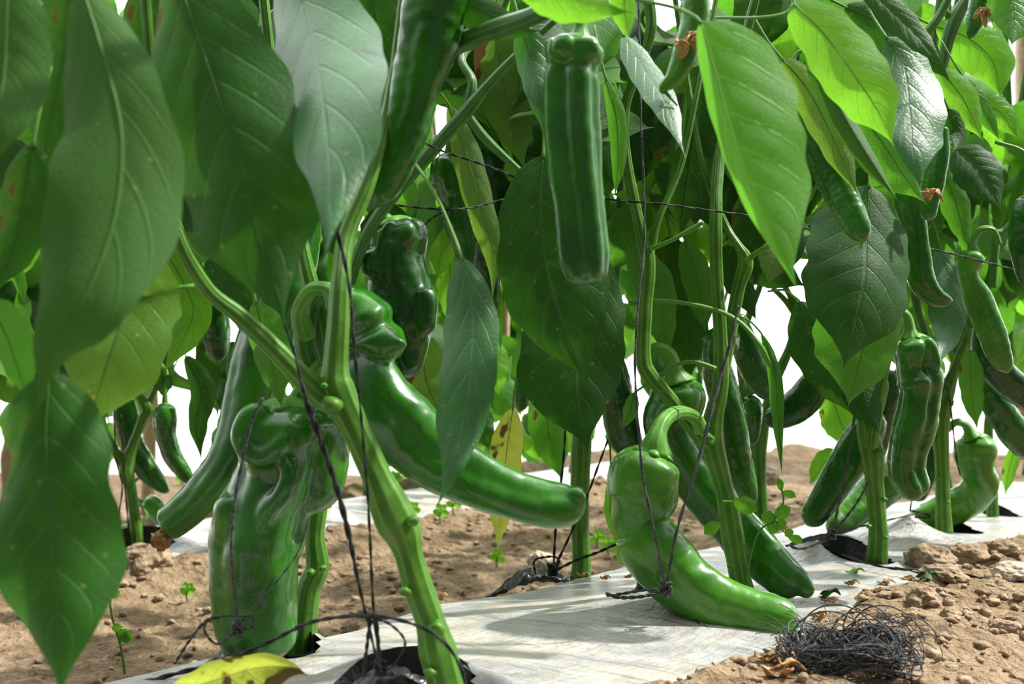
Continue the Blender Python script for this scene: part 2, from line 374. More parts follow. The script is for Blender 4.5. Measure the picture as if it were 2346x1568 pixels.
def leaf(plant, spine, wl, wr, mat='mid', pet=None, **kw):
    NL[0] += 1; sp = [P(*p) for p in spine]; Dm = sum(p[2] for p in spine)/len(spine)
    g = leafgeo(sp, wl*Dm/F, wr*Dm/F, seed=NL[0], **kw)
    o = link('leaf', g[0], g[1], M[mat], plant, sp[0], g[2])
    # petiole and raised midrib
    if pet: pp = [P(*p) for p in pet]+[sp[0], sp[0]+(sp[1]-sp[0])*.06]
    else:
        d = (sp[0]-sp[1]).normalized(); L = .022
        pp = [sp[0]+d*L*1.2+Vector((0, .012, .012)), sp[0]+d*L*.6+Vector((0, .003, .002)), sp[0], sp[0]+(sp[1]-sp[0])*.06]
    q = [Vector(c) for c in cr([tuple(p) for p in pp], 14)]; r0 = .0008+.00016*(wl+wr)*Dm/100
    t = tube_geo(q, [r0]*14, 8); link('petiole', t[0], t[1], M['stalk'], o, sp[0], t[2])
    q = [Vector(c)+Vector((0, -.0001 if under_of(kw) else .0003, 0)) for c in cr([tuple(p) for p in sp], 24)]
    t = tube_geo(q, [r0*.5*(1-.9*i/23) for i in range(24)], 6); link('midrib', t[0], t[1], M['rib' if mat in ('fresh', 'bright') else 'stalk'], o, sp[0], t[2])
    return o
def under_of(kw): return kw.get('under', False)

# ------------------------------------------------------------------ plants
def plant(base, label, name='pepper_plant'):
    loc = P(*base); return empty(name, loc, label, 'pepper plant')
def stem(pl, spec, mat='stem', name='stem', n=None, seg=18):
    n = n or max(16, 9*len(spec)); ps, rs = pxpath(spec, n)
    sd_ = random.random()*50
    fn = lambda t, a, p: 1+.03*math.cos(5*a+t*2)+.09*noise.noise(Vector((p.x*60+sd_, p.y*60, p.z*60)))
    g = tube_geo(ps, rs, seg, fn); return link(name, g[0], g[1], M[mat], pl, ps[0], g[2])
def bud(pl, x, y, D, w, mat='stem', name='node'):
    c = P(x, y, D); r = w*D/F/2*.72; vs = []; fs = []
    bm = bmesh.new(); bmesh.ops.create_icosphere(bm, subdivisions=2, radius=r)
    for v in bm.verts: v.co *= 1+.5*noise.noise(v.co*(1.6/r)+c*90); v.co.z *= .8
    me = [v.co+c for v in bm.verts]; f = [tuple(v.index for v in q.verts) for q in bm.faces]; bm.free()
    return link(name, me, f, M[mat], pl, c)

PA = plant((1035, 1600, .58), 'nearest pepper plant, its thick knobbly pale green stem leaning up left from the bottom edge')
PB = plant((695, 1495, .72), 'pepper plant whose dark green stem rises just behind the big lumpy pepper at left')
PC = plant((1330, 1325, 1.03), 'pepper plant with a straight upright stem behind the tip of the long horizontal pepper')
PD = plant((1700, 1345, .88), 'forked pepper plant between the two peppers that touch the mulch')
PE = plant((2005, 1298, 1.10), 'pepper plant rising beside the large black tear in the mulch at right')
PF = plant((2163, 1218, 1.30), 'pepper plant with the curled pepper crown just to its right, second stem from the right')
PG = plant((2274, 1192, 1.52), 'rightmost small pepper plant, thin stem near the right edge of the film')
PH = plant((318, 1262, 1.45), 'pale y-shaped pepper plant in the far bed at left')
PI = plant((1742, 1185, 1.30), 'pepper plant standing against the bright wall behind the forked plant')
PZ = empty('pepper_plant', (-.27, .30, -.01), 'pepper plant at far left whose big blurred leaves hang in front of everything', 'pepper plant')

stem(PA, [(1036, 1625, 92, .58), (1022, 1560, 84, .575), (1003, 1490, 84, .575), (985, 1420, 68, .575), (960, 1350, 70, .575), (940, 1280, 68, .575), (925, 1225, 88, .575),
          (905, 1185, 96, .575), (872, 1110, 74, .575), (832, 1020, 66, .575), (795, 940, 70, .575), (772, 885, 78, .575), (770, 840, 60, .575), (776, 740, 52, .575), (782, 640, 46, .58), (795, 540, 40, .59), (850, 400, 34, .60), (900, 200, 30, .62), (930, -40, 26, .62)])
stem(PA, [(778, 925, 50, .575), (735, 905, 62, .575), (690, 862, 52, .57), (625, 795, 44, .565), (550, 725, 40, .56), (470, 655, 34, .55), (400, 520, 28, .53), (360, 300, 24, .52), (330, -40, 22, .5)], name='branch')
stem(PA, [(800, 650, 26, .68), (840, 540, 26, .68), (900, 450, 30, .68), (960, 380, 33, .68), (1030, 300, 32, .68), (1065, 262, 34, .68), (1110, 205, 24, .68), (1180, 130, 18, .68), (1290, 30, 14, .68)], 'stemd', 'branch')
stem(PA, [(960, 135, 40, .67), (1045, 102, 48, .64), (1110, 75, 46, .61), (1200, 45, 44, .58), (1280, 10, 40, .56), (1360, -20, 38, .55)], 'stemd', 'branch')
stem(PA, [(1065, 262, 24, .69), (1082, 190, 22, .69), (1060, 130, 18, .7), (1130, 60, 16, .72), (1170, -20, 14, .72)], 'stemd', 'branch')
stem(PA, [(1070, 262, 18, .69), (1105, 310, 22, .7), (1150, 355, 18, .71), (1200, 400, 14, .72)], 'stemd', 'branch')
for x, y, w in ((1000, 1440, 60), (928, 1356, 36), (742, 884, 26), (760, 930, 70), (985, 1540, 40), (945, 1195, 44)): bud(PA, x, y, .565, w)
stem(PB, [(690, 1515, 66, .72), (697, 1440, 60, .72), (708, 1350, 56, .72), (728, 1300, 54, .72), (722, 1230, 44, .72), (730, 1150, 44, .72), (745, 1000, 44, .72), (740, 850, 44, .72), (735, 740, 50, .70), (700, 600, 34, .70), (640, 300, 28, .72), (600, -40, 22, .72)], 'stem')
for x, y, w in ((740, 1302, 26), (712, 1312, 30)): bud(PB, x, y, .71, w)
stem(PB, [(740, 900, 34, .70), (700, 790, 50, .69), (715, 700, 40, .69), (745, 660, 26, .68)], 'stemd', 'branch')
stem(PC, [(1330, 1335, 48, 1.03), (1332, 1280, 44, 1.03), (1328, 1180, 42, 1.03), (1330, 1060, 46, 1.03), (1334, 960, 42, 1.03), (1330, 820, 38, 1.03), (1300, 500, 30, 1.03), (1290, 200, 26, 1.03), (1300, -60, 20, 1.03)])
stem(PC, [(1332, 900, 26, 1.03), (1400, 700, 20, 1.03), (1420, 420, 16, 1.03), (1380, 100, 14, 1.03), (1400, -40, 12, 1.03)], 'stemd', 'branch')
stem(PD, [(1702, 1360, 54, .88), (1690, 1300, 46, .88), (1678, 1230, 54, .88), (1665, 1150, 46, .88), (1648, 1080, 46, .88), (1630, 1010, 56, .88), (1634, 960, 46, .88), (1650, 880, 38, .88), (1650, 760, 32, .88), (1642, 640, 30, .88), (1640, 500, 30, .88), (1650, 350, 26, .9), (1700, 120, 22, .92), (1740, -40, 20, .92)])
stem(PD, [(1622, 1015, 48, .875), (1590, 985, 36, .87), (1540, 920, 34, .865), (1490, 862, 36, .86), (1474, 820, 34, .86), (1478, 700, 34, .86), (1484, 600, 38, .86), (1470, 540, 30, .86), (1438, 380, 24, .86), (1432, 250, 22, .86), (1468, 150, 22, .86), (1492, 60, 26, .86), (1480, -40, 24, .86)], name='branch')
stem(PD, [(1486, 590, 24, .86), (1510, 500, 16, .86), (1560, 380, 14, .87), (1600, 200, 12, .88), (1650, -50, 12, .9)], 'stem', 'branch')
stem(PD, [(1652, 870, 34, .885), (1672, 760, 32, .89), (1692, 660, 30, .89), (1708, 600, 36, .89), (1690, 560, 18, .89), (1660, 510, 16, .9), (1610, 380, 14, .9), (1570, 150, 12, .92), (1540, -50, 12, .92)], 'stem', 'branch')
for spec in ([(1706, 602, 16, .885), (1740, 575, 12, .88), (1790, 550, 11, .87), (1850, 520, 8, .86)], [(1488, 572, 12, .855), (1540, 550, 11, .85), (1610, 510, 11, .85)],
             [(1440, 695, 12, .87), (1520, 690, 10, .87), (1620, 705, 10, .87), (1690, 735, 11, .87), (1740, 790, 12, .86), (1765, 840, 10, .86)],
             [(1500, 880, 8, .87), (1540, 840, 9, .87), (1590, 830, 10, .87), (1640, 845, 12, .87)]):
    stem(PD, spec, 'stalk', 'petiole', 24, 10)
for x, y, w in ((1648, 1186, 18), (1702, 1248, 22), (1672, 1296, 20), (1626, 1004, 22), (1608, 1000, 18)): bud(PD, x, y, .866, w)
stem(PE, [(2005, 1305, 54, 1.10), (2012, 1230, 44, 1.10), (2008, 1170, 42, 1.10), (2003, 1100, 42, 1.10), (1998, 1040, 56, 1.10), (1985, 970, 44, 1.10), (1988, 900, 36, 1.10), (2010, 820, 28, 1.10), (2040, 720, 24, 1.1), (2080, 560, 22, 1.1), (2110, 300, 22, 1.1), (2160, -40, 20, 1.1)])
stem(PE, [(1996, 1030, 30, 1.09), (2008, 940, 28, 1.09), (2024, 850, 24, 1.09), (2040, 790, 22, 1.08), (2045, 730, 16, 1.07)], 'stem', 'branch')
for x, y, w in ((2025, 1145, 22), (1990, 1206, 18), (2028, 1232, 16), (2018, 1036, 30)): bud(PE, x, y, 1.085, w)
stem(PF, [(2163, 1225, 42, 1.30), (2160, 1160, 34, 1.30), (2158, 1060, 32, 1.30), (2154, 990, 38, 1.30), (2160, 925, 44, 1.30), (2190, 840, 22, 1.30), (2225, 750, 20, 1.3), (2290, 560, 18, 1.3), (2330, 300, 16, 1.3), (2380, 0, 14, 1.3)])
stem(PF, [(2158, 930, 24, 1.30), (2130, 800, 18, 1.3), (2095, 660, 18, 1.3), (2120, 500, 16, 1.3), (2140, 260, 14, 1.3), (2200, -30, 14, 1.3)], 'stemd', 'branch')
for x, y, w in ((2145, 1100, 16), (2172, 1152, 16), (2178, 924, 26)): bud(PF, x, y, 1.285, w)
stem(PG, [(2274, 1198, 28, 1.52), (2272, 1100, 24, 1.52), (2264, 980, 22, 1.52), (2290, 800, 18, 1.52), (2320, 500, 16, 1.52), (2300, 0, 14, 1.52)])
stem(PE, [(2145, 270, 20, .98), (2162, 140, 24, .98), (2186, 50, 34, .98), (2235, -30, 22, .98)], 'stemd', 'branch')
stem(PE, [(2184, 60, 16, .98), (2160, 10, 14, .98), (2150, -40, 12, .98)], 'stem', 'branch')
stem(PE, [(2110, 90, 22, .96), (2150, 40, 20, .96), (2185, -30, 16, .96)], 'stem', 'branch')
stem(PF, [(2275, 660, 16, 1.0), (2282, 545, 20, 1.0), (2300, 530, 16, 1.0), (2360, 470, 14, 1.0)], 'stemd', 'branch')
stem(PH, [(318, 1268, 30, 1.45), (310, 1190, 26, 1.45), (300, 1120, 26, 1.45), (290, 1075, 34, 1.45), (305, 1020, 22, 1.45), (330, 955, 22, 1.45), (338, 935, 30, 1.45), (310, 880, 14, 1.45), (280, 700, 12, 1.45), (260, 400, 10, 1.45)])
stem(PH, [(288, 1075, 24, 1.45), (250, 1010, 20, 1.45), (215, 950, 20, 1.45), (180, 850, 16, 1.45), (150, 600, 12, 1.45)], 'stem', 'branch')
stem(PH, [(338, 935, 18, 1.45), (362, 880, 12, 1.45), (400, 780, 12, 1.45), (430, 500, 10, 1.45)], 'stem', 'branch')
stem(PI, [(1742, 1190, 38, 1.30), (1738, 1100, 34, 1.30), (1735, 1010, 46, 1.30), (1755, 940, 28, 1.30), (1782, 860, 24, 1.30), (1812, 790, 22, 1.3), (1828, 720, 22, 1.3), (1800, 660, 14, 1.3), (1740, 560, 12, 1.3), (1720, 200, 12, 1.3)])
stem(PI, [(1733, 1000, 28, 1.30), (1705, 900, 22, 1.30), (1700, 780, 18, 1.3), (1760, 600, 14, 1.3), (1850, 300, 12, 1.3)], 'stemd', 'branch')
stem(PI, [(1828, 730, 16, 1.3), (1800, 690, 14, 1.3), (1770, 660, 12, 1.3)], 'stem', 'branch')
zb = [Vector(c) for c in cr([(-.27, .30, -.03), (-.26, .31, .12), (-.22, .34, .26), (-.18, .38, .36), (-.10, .42, .42), (.0, .47, .46)], 40)]
g = tube_geo(zb, [.010-.00015*i for i in range(40)], 16); link('stem', g[0], g[1], M['stem'], PZ, zb[0], g[2])

# ---- leaves traced one by one: plant, spine (x, y, depth), half widths px left / right
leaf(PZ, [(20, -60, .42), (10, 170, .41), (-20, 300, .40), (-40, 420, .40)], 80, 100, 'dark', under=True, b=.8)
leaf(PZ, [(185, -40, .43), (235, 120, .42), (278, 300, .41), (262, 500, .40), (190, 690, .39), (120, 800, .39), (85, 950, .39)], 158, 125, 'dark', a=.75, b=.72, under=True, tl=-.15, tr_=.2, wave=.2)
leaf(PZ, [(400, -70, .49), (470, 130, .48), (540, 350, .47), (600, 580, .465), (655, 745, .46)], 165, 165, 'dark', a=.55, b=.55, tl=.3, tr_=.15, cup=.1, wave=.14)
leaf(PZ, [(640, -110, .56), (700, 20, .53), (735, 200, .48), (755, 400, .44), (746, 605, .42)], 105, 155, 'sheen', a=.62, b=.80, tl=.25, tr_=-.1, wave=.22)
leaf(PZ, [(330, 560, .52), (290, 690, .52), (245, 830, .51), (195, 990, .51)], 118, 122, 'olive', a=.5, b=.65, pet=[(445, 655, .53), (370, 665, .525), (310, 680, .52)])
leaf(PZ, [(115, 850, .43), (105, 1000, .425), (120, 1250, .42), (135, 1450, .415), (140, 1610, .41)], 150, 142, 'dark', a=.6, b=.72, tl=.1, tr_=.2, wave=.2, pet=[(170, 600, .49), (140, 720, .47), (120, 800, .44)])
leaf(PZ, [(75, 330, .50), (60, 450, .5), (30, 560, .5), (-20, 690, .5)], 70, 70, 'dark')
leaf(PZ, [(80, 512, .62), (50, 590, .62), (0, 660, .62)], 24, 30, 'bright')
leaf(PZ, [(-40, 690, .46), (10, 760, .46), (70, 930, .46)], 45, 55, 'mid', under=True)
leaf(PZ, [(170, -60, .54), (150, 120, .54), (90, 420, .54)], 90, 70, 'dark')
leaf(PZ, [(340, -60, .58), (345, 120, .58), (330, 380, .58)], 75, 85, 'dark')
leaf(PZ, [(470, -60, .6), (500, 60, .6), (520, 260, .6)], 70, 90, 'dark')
leaf(PZ, [(10, 560, .60), (40, 640, .6), (60, 700, .6)], 15, 20, 'mid')
leaf(PH, [(368, 555, .85), (425, 660, .85), (440, 730, .85), (372, 860, .84)], 45, 42, 'bright', wave=.12, b=.7)
leaf(PB, [(810, -60, .66), (860, 30, .66), (872, 230, .66)], 60, 80, 'dark')
leaf(PB, [(840, -40, .72), (840, 100, .72), (800, 350, .72)], 90, 90, 'dark')
leaf(PB, [(585, 690, .66), (610, 790, .66), (648, 945, .655)], 38, 52, 'mid', under=True)
leaf(PB, [(470, 600, .70), (520, 640, .7), (560, 760, .7)], 60, 50, 'dark')
# centre
leaf(PA, [(1058, 590, .60), (1082, 720, .585), (1078, 850, .57), (1056, 980, .56), (1035, 1080, .55), (994, 1178, .55)], 72, 62, 'sheen', a=.6, b=.9, tl=.2, tr_=-.3, wave=.14, pet=[(948, 370, .66), (1000, 450, .64), (1040, 540, .62)])
leaf(PA, [(1028, 240, .76), (1062, 330, .76), (1100, 470, .75), (1130, 590, .75), (1127, 705, .75)], 36, 34, 'olive', under=True, pet=[(1010, 215, .74), (1018, 225, .75)])
leaf(PA, [(1188, 40, .66), (1215, 130, .66), (1236, 220, .65), (1248, 325, .65)], 34, 48, 'sheen', tl=.5)
leaf(PA, [(1140, 20, .80), (1145, 150, .8), (1175, 290, .8), (1205, 400, .8)], 62, 72, 'olive')
leaf(PA, [(1245, 355, .66), (1238, 480, .65), (1252, 620, .645), (1290, 740, .64), (1350, 885, .635)], 108, 135, 'dark', a=.6, b=.65, cup=.1)
leaf(PC, [(1372, 570, .74), (1345, 740, .73), (1325, 880, .72), (1347, 1035, .71)], 140, 98, 'dark', a=.7, b=.62, wave=.1, cup=.1)
leaf(PD, [(1428, 80, .69), (1470, 150, .67), (1525, 240, .64), (1570, 360, .61)], 42, 38, 'sheen', tl=-.4, tr_=.4)
leaf(PD, [(1605, 150, .93), (1592, 290, .93), (1575, 420, .93), (1556, 550, .93)], 95, 95, 'dark')
leaf(PD, [(1605, 48, .51), (1640, 170, .505), (1672, 290, .50), (1706, 395, .495), (1762, 530, .49), (1830, 672, .485)], 26, 178, 'fresh', a=.42, b=.80, tr_=.12, tl=1.6, cup=.1, wave=.06, under=True,
     pet=[(1330, -20, .55), (1440, -4, .54), (1540, 16, .525), (1580, 32, .515)])
leaf(PE, [(1818, 8, .62), (1893, 85, .61), (1965, 185, .60), (2018, 270, .60), (2048, 335, .60)], 64, 86, 'bright', a=.5, b=.55, tl=.3, cup=.15, under=True, pet=[(1640, 40, .70), (1740, 40, .66), (1800, 30, .64)])
leaf(PE, [(2030, 85, .70), (2070, 150, .69), (2084, 260, .67), (2092, 350, .655), (2110, 440, .65)], 52, 92, 'sheen', a=.6, b=.72, wave=.08)
leaf(PE, [(1792, 135, .74), (1850, 205, .74), (1905, 310, .735), (1968, 455, .73)], 40, 44, 'olive', under=True, a=.5, b=.7)
leaf(PE, [(1848, 75, .70), (1890, 180, .70), (1945, 285, .695), (2000, 375, .69), (2062, 468, .69)], 24, 30, 'dark', a=.4, b=.6, tl=1.2, tr_=.8, under=True)
leaf(PE, [(1960, 240, .76), (2030, 340, .76), (2075, 410, .76), (2125, 470, .76)], 60, 50, 'mid', under=True)
leaf(PE, [(1975, -40, .70), (2060, 40, .69), (2125, 110, .68), (2175, 165, .68)], 40, 34, 'dark', tl=-.3)
leaf(PE, [(1935, 15, .82), (2030, 60, .82), (2120, 120, .81), (2185, 195, .81)], 50, 46, 'dark')
leaf(PE, [(2145, 60, 1.0), (2215, 85, 1.0), (2275, 140, 1.0), (2294, 230, 1.0)], 60, 60, 'bright', b=.7)
leaf(PE, [(2300, -50, .80), (2322, 30, .79), (2318, 108, .78)], 50, 62, 'mid', tl=.2)
leaf(PE, [(2150, 160, .86), (2205, 225, .86), (2252, 325, .86)], 46, 40, 'bright', under=True)
leaf(PE, [(2210, 180, .9), (2255, 250, .9), (2293, 328, .9)], 24, 22, 'mid')
leaf(PF, [(2235, 225, 1.0), (2295, 260, 1.0), (2337, 322, 1.0)], 34, 34, 'bright')
leaf(PE, [(2172, 248, .84), (2192, 300, .84), (2186, 350, .83)], 24, 24, 'dark')
leaf(PF, [(2190, 340, .98), (2240, 390, .97), (2296, 485, .96)], 60, 56, 'dark', tl=-.3)
leaf(PF, [(2150, 370, 1.0), (2185, 450, 1.0), (2210, 540, 1.0), (2225, 590, 1.0)], 34, 34, 'mid', under=True)
leaf(PE, [(1992, 425, .82), (1985, 530, .805), (1980, 640, .785), (1958, 745, .775), (1933, 845, .77)], 130, 122, 'dark', a=.55, b=.62, tl=.15, tr_=.15, wave=.05)
leaf(PE, [(2000, 610, .84), (1992, 730, .83), (1968, 835, .83), (1943, 935, .82)], 118, 82, 'mid', under=True, b=.8)
leaf(PI, [(1832, 690, .90), (1868, 790, .89), (1925, 880, .88), (1962, 962, .88)], 58, 66, 'dark', b=.7, pet=[(1760, 668, 1.0), (1795, 665, .95), (1820, 680, .92)])
leaf(PE, [(1975, 845, .88), (1985, 915, .875), (2016, 996, .87)], 48, 42, 'dark', tr_=.3)
leaf(PF, [(2155, 570, 1.08), (2178, 680, 1.06), (2172, 760, 1.05), (2152, 838, 1.02)], 50, 44, 'sheen', wave=.14)
leaf(PD, [(1535, 540, 1.06), (1558, 680, 1.06), (1575, 780, 1.05), (1582, 880, 1.05)], 76, 62, 'dark', a=.6, b=.75)
leaf(PD, [(1568, 550, 1.0), (1600, 650, 1.0), (1620, 775, 1.0)], 34, 36, 'mid', under=True)
leaf(PD, [(1440, 560, .96), (1500, 640, .96), (1520, 740, .96), (1530, 840, .96)], 50, 40, 'mid', under=True)
leaf(PI, [(1925, 1038, 1.22), (1890, 1060, 1.22), (1853, 1114, 1.22)], 26, 24, 'bright', pet=[(1990, 1030, 1.2), (1955, 1030, 1.21)])
leaf(PE, [(1905, 905, 1.24), (1925, 965, 1.24), (1952, 1035, 1.24)], 42, 36, 'bright')
leaf(PI, [(1745, 765, .90), (1775, 850, .895), (1782, 950, .89), (1792, 1098, .885)], 14, 16, 'mid', tl=.8, wave=.4, pet=[(1690, 722, .88), (1720, 738, .89)])
leaf(PD, [(1453, 900, .86), (1442, 945, .86), (1424, 988, .86)], 16, 18, 'mid', pet=[(1500, 860, .86), (1475, 885, .86)])
leaf(PC, [(1175, 935, .95), (1160, 1040, .95), (1150, 1150, .945), (1140, 1275, .94)], 40, 38, 'yellow', tl=-.6, tr_=.5, pet=[(1200, 790, .98), (1190, 850, .97), (1178, 900, .96)])
leaf(PC, [(1262, 880, 1.3), (1255, 980, 1.3), (1290, 1110, 1.3)], 45, 45, 'mid')
leaf(PC, [(1255, 870, 1.36), (1300, 950, 1.36), (1325, 1070, 1.36)], 50, 45, 'bright')
leaf(PC, [(1225, 830, 1.36), (1250, 880, 1.36), (1275, 940, 1.36)], 30, 30, 'bright')
leaf(PB, [(985, 770, .98), (972, 850, .98), (1000, 930, .97), (1048, 1020, .97)], 58, 50, 'olive')
leaf(PB, [(985, 440, 1.1), (1012, 530, 1.1), (1000, 650, 1.1)], 42, 44, 'bright')
leaf(PB, [(1030, 590, 1.15), (1035, 670, 1.15), (1050, 770, 1.15)], 34, 34, 'bright')
leaf(PC, [(1140, 640, 1.0), (1142, 700, 1.0), (1148, 810, 1.0)], 24, 10, 'bright')
leaf(PC, [(1400, 1090, .98), (1402, 1190, .98), (1450, 1300, .97)], 14, 30, 'bright')
leaf(PC, [(1440, 1225, 1.0), (1440, 1270, .99), (1480, 1310, .98)], 30, 20, 'bright')
leaf(PH, [(425, 815, 1.2), (462, 890, 1.2), (452, 970, 1.2), (462, 1062, 1.2)], 28, 30, 'dark')
leaf(PH, [(390, 860, 1.2), (375, 890, 1.2), (382, 915, 1.2)], 16, 16, 'dark')
leaf(PH, [(200, 900, 1.3), (215, 960, 1.3), (240, 1050, 1.3)], 26, 26, 'mid')
leaf(PA, [(1425, -60, .50), (1432, 20, .50), (1440, 96, .50)], 34, 26, 'bright', under=True)
leaf(PA, [(1180, -60, .50), (1300, -10, .50), (1450, 30, .50)], 60, 20, 'bright', under=True)
leaf(PA, [(1388, 180, .70), (1412, 270, .70), (1416, 370, .70), (1407, 465, .70)], 20, 24, 'mid', under=True)
leaf(PA, [(1120, -50, .62), (1060, -20, .62), (1180, 60, .6), (1250, 70, .6)], 60, 30, 'dark')
leaf(PF, [(2222, 800, 1.14), (2225, 890, 1.14), (2240, 992, 1.14)], 26, 34, 'mid', under=True)
leaf(PG, [(2330, 1015, 1.45), (2312, 1080, 1.45), (2302, 1140, 1.45)], 16, 20, 'bright')
leaf(PD, [(1700, 440, .96), (1740, 480, .96), (1800, 560, .96), (1790, 640, .95)], 90, 60, 'dark')
leaf(PD, [(1660, 560, 1.0), (1700, 650, 1.0), (1735, 740, 1.0)], 40, 30, 'dark')
leaf(PD, [(1800, 560, .95), (1780, 590, .94), (1760, 655, .93)], 40, 30, 'olive', under=True)
leaf(PE, [(1850, 500, .95), (1790, 545, .95), (1750, 560, .95)], 30, 24, 'olive')
leaf(PD, [(1690, 540, 1.02), (1760, 600, 1.02), (1850, 660, 1.02)], 60, 40, 'dark')

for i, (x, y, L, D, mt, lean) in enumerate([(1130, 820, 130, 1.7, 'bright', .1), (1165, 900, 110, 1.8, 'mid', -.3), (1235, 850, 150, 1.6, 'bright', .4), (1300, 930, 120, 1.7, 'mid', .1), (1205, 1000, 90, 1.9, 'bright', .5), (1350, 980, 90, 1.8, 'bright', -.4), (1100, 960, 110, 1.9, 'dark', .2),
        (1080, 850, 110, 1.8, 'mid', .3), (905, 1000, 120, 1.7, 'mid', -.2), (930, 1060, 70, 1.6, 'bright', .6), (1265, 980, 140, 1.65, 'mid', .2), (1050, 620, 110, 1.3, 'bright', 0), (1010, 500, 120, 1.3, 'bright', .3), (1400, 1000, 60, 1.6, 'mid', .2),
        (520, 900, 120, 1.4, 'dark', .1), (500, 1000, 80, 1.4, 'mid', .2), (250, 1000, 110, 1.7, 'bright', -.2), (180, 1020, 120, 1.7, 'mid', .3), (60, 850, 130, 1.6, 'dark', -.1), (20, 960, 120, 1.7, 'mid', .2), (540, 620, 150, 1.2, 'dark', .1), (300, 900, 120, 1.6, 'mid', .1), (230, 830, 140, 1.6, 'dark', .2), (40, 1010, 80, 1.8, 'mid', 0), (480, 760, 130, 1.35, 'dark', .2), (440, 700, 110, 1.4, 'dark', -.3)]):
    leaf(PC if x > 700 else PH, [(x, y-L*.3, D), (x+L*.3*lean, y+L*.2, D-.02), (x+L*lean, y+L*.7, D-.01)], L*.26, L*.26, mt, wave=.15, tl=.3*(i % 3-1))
# ---- canopy: every remaining leaf is a part of the plant it grows on
VAR = []
for k in range(8):
    rg = random.Random(100+k); b_ = rg.uniform(-.3, .3)
    sp = [Vector((0, 0, 0)), Vector((b_*.1, -.10-.1*rg.random(), -.35)), Vector((b_*.3, -.1, -.7)), Vector((b_*.5, .12*rg.random(), -1))]
    g = leafgeo(sp, .24+.05*rg.random(), .24+.05*rg.random(), a=.6, b=.9, cup=rg.uniform(-.3, .5), wave=.12, nv=16, nu=8, seed=k)
    me = {}
    for mn in ('dark', 'mid', 'bright', 'olive'):
        m_ = bpy.data.meshes.new('canopy_leaf'); m_.from_pydata([tuple(v) for v in g[0]], [], g[1]); m_.materials.append(M[mn])
        m_.polygons.foreach_set('use_smooth', [True]*len(m_.polygons)); ul = m_.uv_layers.new(name='UVMap')
        for l in m_.loops: ul.data[l.index].uv = g[2][l.vertex_index]
        me[mn] = m_
    VAR.append(me)
OPEN = [(1600, 640, 1900, 1120), (1880, 960, 2010, 1100), (400, 895, 455, 1020), (965, 235, 1050, 350), (-50, 900, 70, 1010), (2275, 85, 2400, 235), (1330, 900, 1480, 1110), (480, 690, 540, 750),
        (1225, 950, 1300, 990), (2170, 130, 2230, 190), (2200, 900, 2346, 1000), (850, 45, 900, 105), (285, 95, 320, 130)]
SUNV = Vector((.62, .17, .77)).normalized(); PATCH = [P(1120, 1395, .86), P(1230, 1365, .90), P(1020, 1500, .74), P(900, 1480, .76)]
def px(p): return CX+p.x/p.y*F, CY-(p.z-CZ)/p.y*F
def canopy(pl, n, cx, cy, rad, z0, z1, mats, seed, ymin=.95, ylow=1000, size=(.07, .12), pw=1.1):
    rg = random.Random(seed); k = 0; tries = 0
    while k < n and tries < n*40:
        tries += 1; a = rg.random()*2*math.pi; r = rad*math.sqrt(rg.random()); z = z0+(min(z1, CZ+.33*cy)-z0)*rg.random()**pw
        L = rg.uniform(*size); p = Vector((cx+r*math.cos(a), cy+r*math.sin(a), z))
        if p.y < ymin: continue
        lean = rg.gauss(0, .45); tip = Vector((math.sin(lean), rg.gauss(0, .35), -math.cos(lean))).normalized()
        e = p+tip*L; ok = True
        for q in (p, p+tip*L*.35, p+tip*L*.7, e):
            X, Y = px(q); w = .2*L*F/q.y
            if Y > ylow: ok = False
            for x0, y0, x1, y1 in OPEN:
                if x0-w*.5 < X < x1+w*.5 and y0 < Y < y1: ok = False
        for c in PATCH:
            d = (p+e)/2-c
            if d.dot(SUNV) > 0 and (d-SUNV*d.dot(SUNV)).length < .042: ok = False
        X, Y = px(p)
        if not ok or not (-150 < X < 2500) or Y < -260: continue
        yaw = rg.uniform(-1.2, 1.2)+(math.pi if rg.random() < .4 else 0)
        zax = -tip; fx = Vector((math.cos(yaw), math.sin(yaw), 0)); fx = (fx-zax*fx.dot(zax)).normalized(); fy = zax.cross(fx)
        R = Matrix((fx, fy, zax)).transposed().to_4x4(); hv = mats[rg.randrange(len(mats))]
        o = bpy.data.objects.new('leaf', VAR[rg.randrange(8)][hv]); COL.objects.link(o); o.parent = pl
        o.matrix_local = Matrix.Translation(p-WP[pl.name]) @ R @ Matrix.Scale(L, 4); k += 1
def rear(t, s, zb_, label, seed, n, z0, z1, mats, rad=.20, h=.55, **kw):
    x, y = xy(t, s); pl = empty('pepper_plant', (x, y, zb_), label, 'pepper plant'); rg = random.Random(seed)
    pts = [Vector((x, y, zb_-.01)), Vector((x+rg.uniform(-.02, .02), y, zb_+.10)), Vector((x+rg.uniform(-.03, .03), y, zb_+.22))]
    q = [Vector(c) for c in cr([tuple(p) for p in pts], 12)]; g = tube_geo(q, [.008]*12, 10); link('stem', g[0], g[1], M['stem'], pl, q[0], g[2])
    for d in (-1, 1, .2):
        pp = [q[-1], q[-1]+Vector((d*.04, .02*d, .10)), q[-1]+Vector((d*.08+rg.uniform(-.03, .03), -.03*d, .30)), q[-1]+Vector((d*.10, 0, h))]
        qq = [Vector(c) for c in cr([tuple(p) for p in pp], 18)]; g = tube_geo(qq, [.006-.0002*i for i in range(18)], 8); link('branch', g[0], g[1], M['stem'], pl, qq[0], g[2])
    canopy(pl, n, x, y, rad, z0, z1, mats, seed, **kw); return pl
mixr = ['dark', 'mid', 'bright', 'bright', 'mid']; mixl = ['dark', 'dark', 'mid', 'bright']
rear(.10, .93, -.07, 'dim pepper plant of the far bed behind the large hanging leaves at far left', 11, 90, .02, .75, mixl, ylow=1000)
